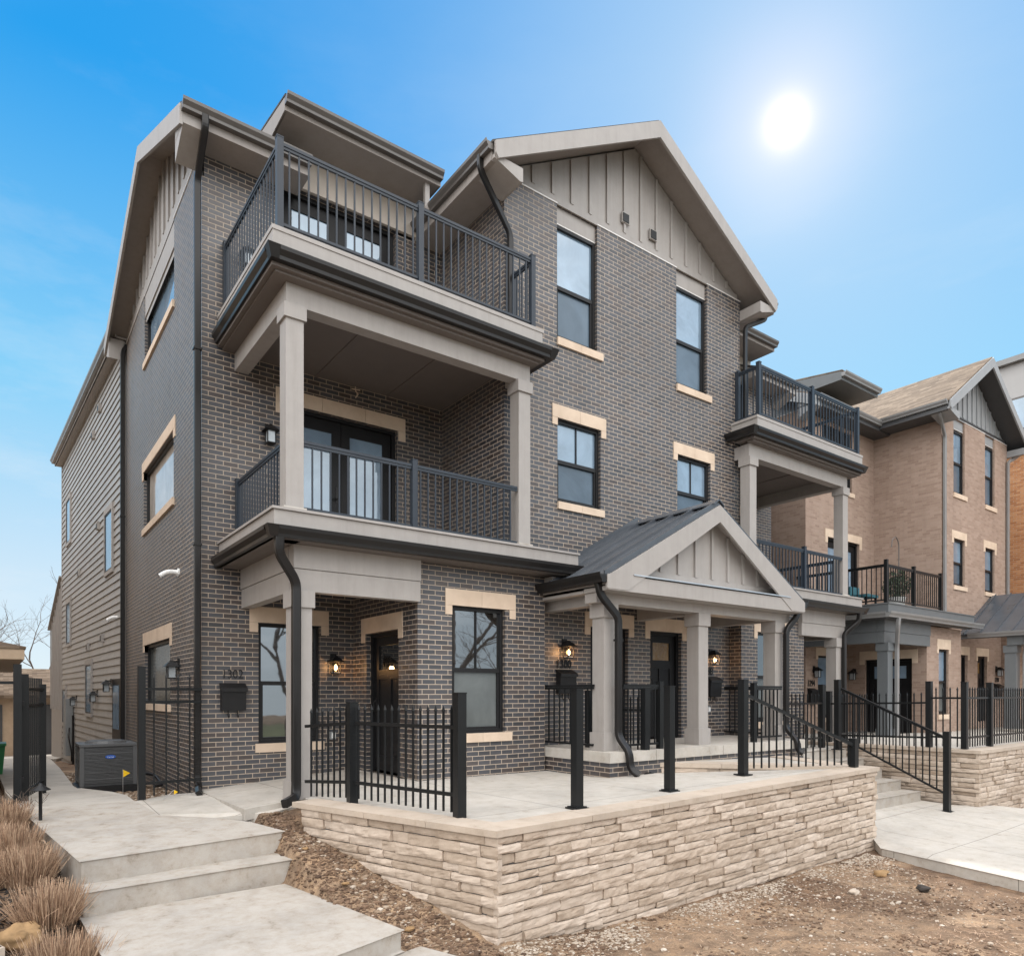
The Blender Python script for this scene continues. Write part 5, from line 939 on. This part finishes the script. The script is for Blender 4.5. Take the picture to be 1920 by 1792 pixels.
# ================================================================== LEFT BACKGROUND
T = thing('garage', (-1, 36, -1.5), 'tan garage with dark doors at the far end of the side path', 'garage')
m = MB(); m.box(-8, 2.9, 34.5, 40, -1.6, 1.15); m.build('wall', 'tan', T); m = MB(); m.slab([(-8.4, 34.0, 1.10), (3.3, 34.0, 1.10), (3.3, 37.4, 2.25), (-8.4, 37.4, 2.25)], .12); m.build('roof', 'shingle', T)
for a in (-7.4, -2.6, .9): m = MB(); m.box(a, a+(2.9 if a < 0 else 1.7), 34.42, 34.49, -1.4, .72); m.build('garage_door', 'gdark', T)
T = thing('left_house', (-2.5, 16, -.6), 'corner of a pale house with a low shingled eave behind the left fence', 'house')
m = MB(); m.box(-8, .02, 14.0, 22, -.9, 1.70); m.build('wall', 'tan', T)
m = MB(); m.box(-9, .37, 13.55, 22.2, 1.70, 1.73); m.box(-9, .40, 13.50, 13.54, 1.70, 1.86); m.box(.375, .40, 13.545, 22.2, 1.70, 1.86); m.build('soffit', 'tan', T)
m = MB(); m.slab([(.42, 13.48, 1.90), (.42, 22.2, 1.90), (-3.6, 18, 3.0)], .035); m.slab([(.42, 13.48, 1.90), (-3.6, 18, 3.0), (-9, 18, 3.0), (-9, 13.48, 1.90)], .035); m.build('roof', 'shingle', T)
T = thing('unseen_house', (-7, 20, -1), 'unseen tall tan house added beyond the left edge to warm the side wall', 'house')  # unseen house, added so its sunlit wall bounces warm light onto the side wall
m = MB(); m.box(-12, -3.2, 9, 38, -1.4, 8.2); m.build('wall', 'tan', T); m = MB(); m.slab([(-12.5, 8.5, 8.2), (-2.8, 8.5, 8.2), (-2.8, 38.5, 8.2), (-12.5, 38.5, 8.2)], .0+.1); m.slab([(-2.8, 8.5, 8.3), (-2.8, 38.5, 8.3), (-7.6, 38.5, 10.5), (-7.6, 8.5, 10.5)], .1); m.slab([(-7.6, 8.5, 10.5), (-7.6, 38.5, 10.5), (-12.5, 38.5, 8.3), (-12.5, 8.5, 8.3)], .1); m.build('roof', 'shingled', T)
T = thing('unseen_house', (-7, 60, -1), 'unseen grey house added farther back to block sky reflected in the side wall', 'house')  # unseen house, added to keep blue sky out of the side wall reflection
m = MB(); m.box(-12, -3.6, 42, 90, -1.6, 8.0); m.build('wall', 'siding', T); m = MB(); m.slab([(-3.2, 41.5, 8.0), (-3.2, 90.5, 8.0), (-7.6, 90.5, 10.5), (-7.6, 41.5, 10.5)], .1); m.slab([(-7.6, 41.5, 10.5), (-7.6, 90.5, 10.5), (-12.5, 90.5, 8.0), (-12.5, 41.5, 8.0)], .1); m.build('roof', 'shingled', T)
def tree(loc, h, seed, label, lv=6, spread=.5, r0=.16, name='bare_tree', group=None):
    rn = random.Random(seed); T = thing(name, loc, label, 'tree', group); tr = MB(); cr_ = MB()
    def br(p, d, ln, r, l):
        pts = [p]; rr = [1]; q = p; dd = d.copy()
        for i in range(3): dd = (dd+V((rn.gauss(0, .12), rn.gauss(0, .12), rn.gauss(.03, .08)))).normalized(); q = q+dd*ln/3; pts.append(q); rr.append(1-.17*(i+1))
        (tr if l >= lv-1 else cr_).sweep(pts, 2*r, 2*r, (.3, 1, .2), True, 6 if l > 3 else 3, rr)
        if l <= 0: return
        for i in range(3 if l > 1 else 2):
            t = rn.uniform(.45, 1) if i else 1; k_ = min(2, int(t*3)); base = pts[k_].lerp(pts[k_+1], t*3-k_) if k_ < 3 else pts[3]
            ax = V((rn.gauss(0, 1), rn.gauss(0, 1), rn.gauss(0, .5))).normalized(); nd = (dd+ax*spread*(1.25 if i else .7)).normalized(); br(base, nd, ln*rn.uniform(.62, .82), r*(.50 if i else .66), l-1)
    br(V(loc), V((rn.gauss(0, .05), rn.gauss(0, .05), 1)).normalized(), h*.28, r0, lv)
    tr.build('trunk', 'bark', T); cr_.build('crown', 'bark', T); return T
tree((-.9, 43, -1.5), 9.5, 4, 'bare brown tree rising behind the tan garage', 6, .55, .14, group='bare trees'); tree((2.2, 46, -1.5), 11, 9, 'second bare tree, partly hidden by the rear annex', 6, .6, .12, group='bare trees')
tree((-3.5, 50, -1.5), 12, 14, 'bare tree behind the pale house at the left edge', 6, .6, .14, group='bare trees')
for i, (x, y) in enumerate([(10, -8), (14.5, -7), (18.5, -9)]): tree((x, y, -1.3), 13, 20+i, ['tall bare street tree across the road, leftmost', 'bare street tree across the road, mirrored in the ground floor window', 'bare street tree across the road, rightmost'][i], 6, .55, .26, name='street_tree', group='street trees across the road')
for i, (x, w_, h, mt, lb) in enumerate([(-26, 11, 4.0, 'tan', 'tan house across the road, farthest left'), (-12, 10, 3.6, 'brick3', 'orange brick house across the road'), (2, 11, 4.2, 'meter', 'grey house across the road'), (52, 10, 3.8, 'brick2', 'tan brick house across the road, farthest right')]):
    T = thing('opposite_house', (x+w_/2, -31, -1.3), lb, 'house', 'houses across the road'); m = MB(); m.box(x, x+w_, -38, -29, -1.4, h); m.build('wall', mt, T)
    m = MB(); m.slab([(x-.5, -28.5, h-.1), (x+w_+.5, -28.5, h-.1), (x+w_+.5, -33.5, h+2), (x-.5, -33.5, h+2)], .15); m.slab([(x-.5, -33.5, h+2), (x+w_+.5, -33.5, h+2), (x+w_+.5, -38.5, h-.1), (x-.5, -38.5, h-.1)], .15); m.build('roof', 'shingled', T)
    for a in (1.2, w_/2-.6, w_-2.4):
        for z in (0,): m = MB(); m.box(x+a, x+a+1.2, -28.99, -28.95, z, z+1.5); m.build('window', 'g_dark', T)
m = MB(); m.slab([(-60, -28, -1.0), (60, -28, -1.0), (60, -12.1, -1.15), (-60, -12.1, -1.15)], .1); m.build('lawn', 'lawn', kind='structure')
# ================================================================== PLANTS, STONES, GRAVEL
def grass(loc, r, h, seed, label, n=1500):
    rn = random.Random(seed); m = MB()
    for i in range(n):
        a = rn.uniform(0, 2*math.pi); q = rn.random()**.6*r*.55; b = V(loc)+V((math.cos(a)*q, math.sin(a)*q, -.02)); ln = h*rn.uniform(.45, 1.08)*(1-.25*(q/r)); le = q/r*rn.uniform(.25, .8)+rn.gauss(0, .09)
        if rn.random() < .12: le += rn.uniform(.5, 1.2)
        d = V((math.cos(a)*le, math.sin(a)*le, 1)).normalized(); m1 = b+d*ln*.55; d2 = (d+V((math.cos(a), math.sin(a), 0))*rn.uniform(-.1, .25)+V((rn.gauss(0, .08), rn.gauss(0, .08), 0))).normalized(); t = m1+d2*ln*.45
        sd = V((rn.gauss(0, 1), rn.gauss(0, 1), 0)).normalized()*rn.uniform(.0018, .0036); v = rn.random()
        if rn.random() < .10: t = m1+V((rn.gauss(0, 1), rn.gauss(0, 1), rn.uniform(-.8, .3))).normalized()*ln*.4
        m.add([b-sd, b+sd, m1+sd*.9, m1-sd*.9, t+sd*.4, t-sd*.4], [(0, 1, 2, 3), (3, 2, 4, 5)], v)
    return m.build('grass_clump', 'blade', None, label, 'ornamental grass', 'clumps of dry grass', org=loc, attr=True)
G = [((.10, 9.45), .34, .36, 'farthest dry grass clump beside the path light'), ((-.12, 8.95), .34, .36, 'dry grass clump at the left edge below the fence'), ((.17, 8.5), .36, .34, 'dry brown grass clump, third along the concrete landing'), ((.24, 7.6), .38, .36, 'dry brown grass clump beside the corner of the landing'), ((.36, 6.8), .38, .36, 'dry brown grass clump just above the tan boulder'), ((.40, 6.02), .40, .38, 'large dry grass clump in front of the tan boulder'), ((.60, 5.62), .36, .36, 'nearest dry grass clump at the bottom edge'), ((-.06, 7.6), .3, .32, 'dry grass clump cut by the left edge above the stone wall')]
for i, ((x, y), r, h, lb) in enumerate(G): grass((x, y, gz(x, y)), r, h, i, lb)
T = None; m = MB(); rn = random.Random(3); z = gz(.1, 10.5)
for i in range(46):
    x, y = rn.uniform(-.25, .42), rn.uniform(10.3, 10.7); p = V((x, y, z)); q = p+V((rn.gauss(0, .08), rn.gauss(0, .05), rn.uniform(.12, .3))); m.sweep([p, q], .007, .007, (1, 0, 0), True, 4)
    for j in range(2): s_ = p.lerp(q, rn.uniform(.4, .9)); m.sweep([s_, s_+V((rn.gauss(0, .07), rn.gauss(0, .04), rn.uniform(.04, .12)))], .005, .005, (1, 0, 0), True, 4)
m.build('twiggy_shrub', 'bark', None, 'leafless twiggy shrub in front of the gate post', 'shrub')
def rock(mb, c, sx, sy, sz, seed, n=2, var=.5):
    import bmesh
    b = bmesh.new(); bmesh.ops.create_icosphere(b, subdivisions=n, radius=1); b.verts.ensure_lookup_table()
    vs = []
    for v in b.verts: d = 1+noise.noise(v.co*1.3+V((seed, seed*2, 0)))*.45+noise.noise(v.co*3+V((seed, 0, seed)))*.15; vs.append(V(c)+V((v.co.x*sx*d, v.co.y*sy*d, v.co.z*sz*d)))
    mb.add(vs, [tuple(v.index for v in f.verts) for f in b.faces], var); b.free()
m = MB(); rock(m, (.17, 6.50, gz(.17, 6.50)+.07), .16, .13, .10, 3, 4); m.build('boulder', 'boulder', None, 'tan boulder lying in the mulch between dry grass clumps', 'boulder', smooth=True)
for i, (x, y, s_, mt, lb) in enumerate([(8.95, 4.35, .10, 'boulder', 'flat buff stone on the dirt beside the right concrete walk'), (7.9, 4.15, .075, 'coping', 'pale flat stone chip on the dirt near the wall'), (2.86, 5.35, .045, 'boulder', 'rounded tan pebble at the foot of the side stone wall'), (2.66, 6.25, .038, 'boulder', 'tan pebble between the steps and the stone wall'), (2.55, 7.0, .035, 'boulder', 'small orange pebble beside the upper step'), (8.7, 3.75, .09, 'mulch', 'dark lump of bark on the dirt at the right')]):
    m = MB(); rock(m, (x, y, gz(x, y)+s_*.25), s_, s_*.75, s_*.42, i*7+1, 3); m.build('loose_stone', mt, None, lb, 'stone', 'loose stones', smooth=True, attr=True)
rn = random.Random(11); m = MB()
def fdirt(x, y):
    q = V((x, y, 0)); return gz(x, y)+noise.noise(q*1.3)*.035+noise.noise(q*5)*.016+noise.noise(q*13)*.010
def ok_dirt(x, y):
    if y < 4.95 and (x > 2.9 or (x > 2.1 and y < 4.3)) and x < 9.6-.12*(4.8-y)*1: return True
    if 4.8 < y < 7.9 and (2.66 if y < 6.95 else 2.5) < x < 3.45-(y-4.9)*.28-.05: return True
    return False
cnt = 0
while cnt < 8500:
    x, y = rn.uniform(2.2, 10), rn.uniform(1.9, 8.2)
    if not ok_dirt(x, y): continue
    clump = noise.noise(V((x*.9, y*.9, 5))); nearw = 1 if (y > 4.3) else .45
    if rn.random() > (.35+clump*.9)*nearw+(.5 if y > 5.2 else .14): continue
    s_ = rn.uniform(.004, .013) if rn.random() < .93 else rn.uniform(.014, .03); rock(m, (x, y, fdirt(x, y)+s_*.2), s_*rn.uniform(.8, 1.6), s_, s_*.55, rn.random()*99, 1, rn.random()); cnt += 1
m.build('gravel', 'gravel', kind='stuff', attr=True)
m = MB(); cnt = 0
while cnt < 6400:
    if cnt % 2: x, y = rn.uniform(2.3, 3.4), rn.uniform(4.4, 8.1)
    else: x, y = rn.uniform(2.2, 10), rn.uniform(1.9, 5)
    if not (ok_dirt(x, y) or (cnt % 2 and 2.36 < x < 2.75 and 5.1 < y < 8.0)): continue
    if cnt % 2 == 0 and rn.random() > .15+noise.noise(V((x*1.1, y*1.1, 3)))*1.6: continue
    s_ = rn.uniform(.006, .018) if rn.random() < .9 else rn.uniform(.018, .032); rock(m, (x, y, fdirt(x, y)+s_*.15), s_*rn.uniform(.8, 1.4), s_, s_*.6, rn.random()*99, 1, rn.random()); cnt += 1
m.build('soil_clods', 'clod', kind='stuff', attr=True)
m = MB(); cnt = 0
while cnt < 3000:
    x = rn.uniform(3.4, 9.9); y = 4.84+(x-3.45)*.028-abs(rn.gauss(0, .20)); 
    if rn.random() > .45+noise.noise(V((x*1.2, 0, 1)))*1.1: continue
    s_ = rn.uniform(.005, .017); rock(m, (x, y, fdirt(x, y)+s_*.2), s_*rn.uniform(.8, 1.6), s_, s_*.5, rn.random()*99, 1, rn.uniform(.5, 1)); cnt += 1
m.build('wall_chippings', 'gravel', kind='stuff', attr=True)
m = MB(); cnt = 0
while cnt < 5200:
    x, y = rn.uniform(2.2, 10), rn.uniform(1.9, 8.2)
    if not ok_dirt(x, y): continue
    if rn.random() > .4+noise.noise(V((x*1.4, y*1.4, 9)))*1.2: continue
    a = rn.uniform(0, 6.28); l_ = rn.uniform(.012, .045); d = V((math.cos(a), math.sin(a), rn.gauss(0, .12)))*l_; p = V((x, y, fdirt(x, y)+.006)); e = V((-d.y, d.x, 0)).normalized()*rn.uniform(.001, .0028)
    m.add([p-d-e, p-d+e, p+d+e, p+d-e], [(0, 1, 2, 3)], rn.uniform(.3, 1)); cnt += 1
m.build('straw_litter', 'blade', kind='stuff', attr=True)
m = MB()
for i in range(9000):
    y = rn.uniform(4.2, 11); x = rn.uniform(-1.6, .62 if y > 7.1 else .66)
    if y > 10.2 and x > .15: continue
    a = rn.uniform(0, 6.28); l_ = rn.uniform(.012, .045); d = V((math.cos(a), math.sin(a), rn.gauss(0, .35)))*l_; p = V((x, y, gz(x, y)+noise.noise(V((x*1.3, y*1.3, 0)))*.035+noise.noise(V((x*5, y*5, 0)))*.016+rn.uniform(.003, .018))); e = (V((-d.y, d.x, rn.gauss(0, .02))).normalized())*rn.uniform(.004, .011); u_ = V((0, 0, .004))
    m.add([p-d-e, p-d+e, p+d+e*.6, p+d-e*.6, p-d-e+u_, p-d+e+u_, p+d+e*.6+u_, p+d-e*.6+u_], [(4, 5, 6, 7), (0, 1, 5, 4), (1, 2, 6, 5), (2, 3, 7, 6), (3, 0, 4, 7)], rn.random()**1.6)
m.build('mulch', 'mulch', kind='stuff', attr=True)
m = MB(); cnt = 0
while cnt < 2600:
    y = rn.uniform(10.1, 20); x = rn.uniform(1.1, 2.33)
    if y < 13 and x < 1.5: continue
    if y > 14 and x < 1.2: continue
    s_ = rn.uniform(.008, .035); rock(m, (x, y, gz(x, y)+s_*.3), s_, s_*.9, s_*.5, rn.random()*99, 1, rn.random()**1.5); cnt += 1
for i in range(900):
    x, y = rn.uniform(2.1, 2.9), rn.uniform(7.6, 8.25)
    if (x-2.1)*.6+7.75 > y or y > 8.15: continue
    s_ = rn.uniform(.01, .035); rock(m, (x, y, gz(x, y)+s_*.3), s_, s_*.9, s_*.6, rn.random()*99, 1, rn.random()*.3)
m.build('bed_rubble', 'gravel', kind='stuff', attr=True)
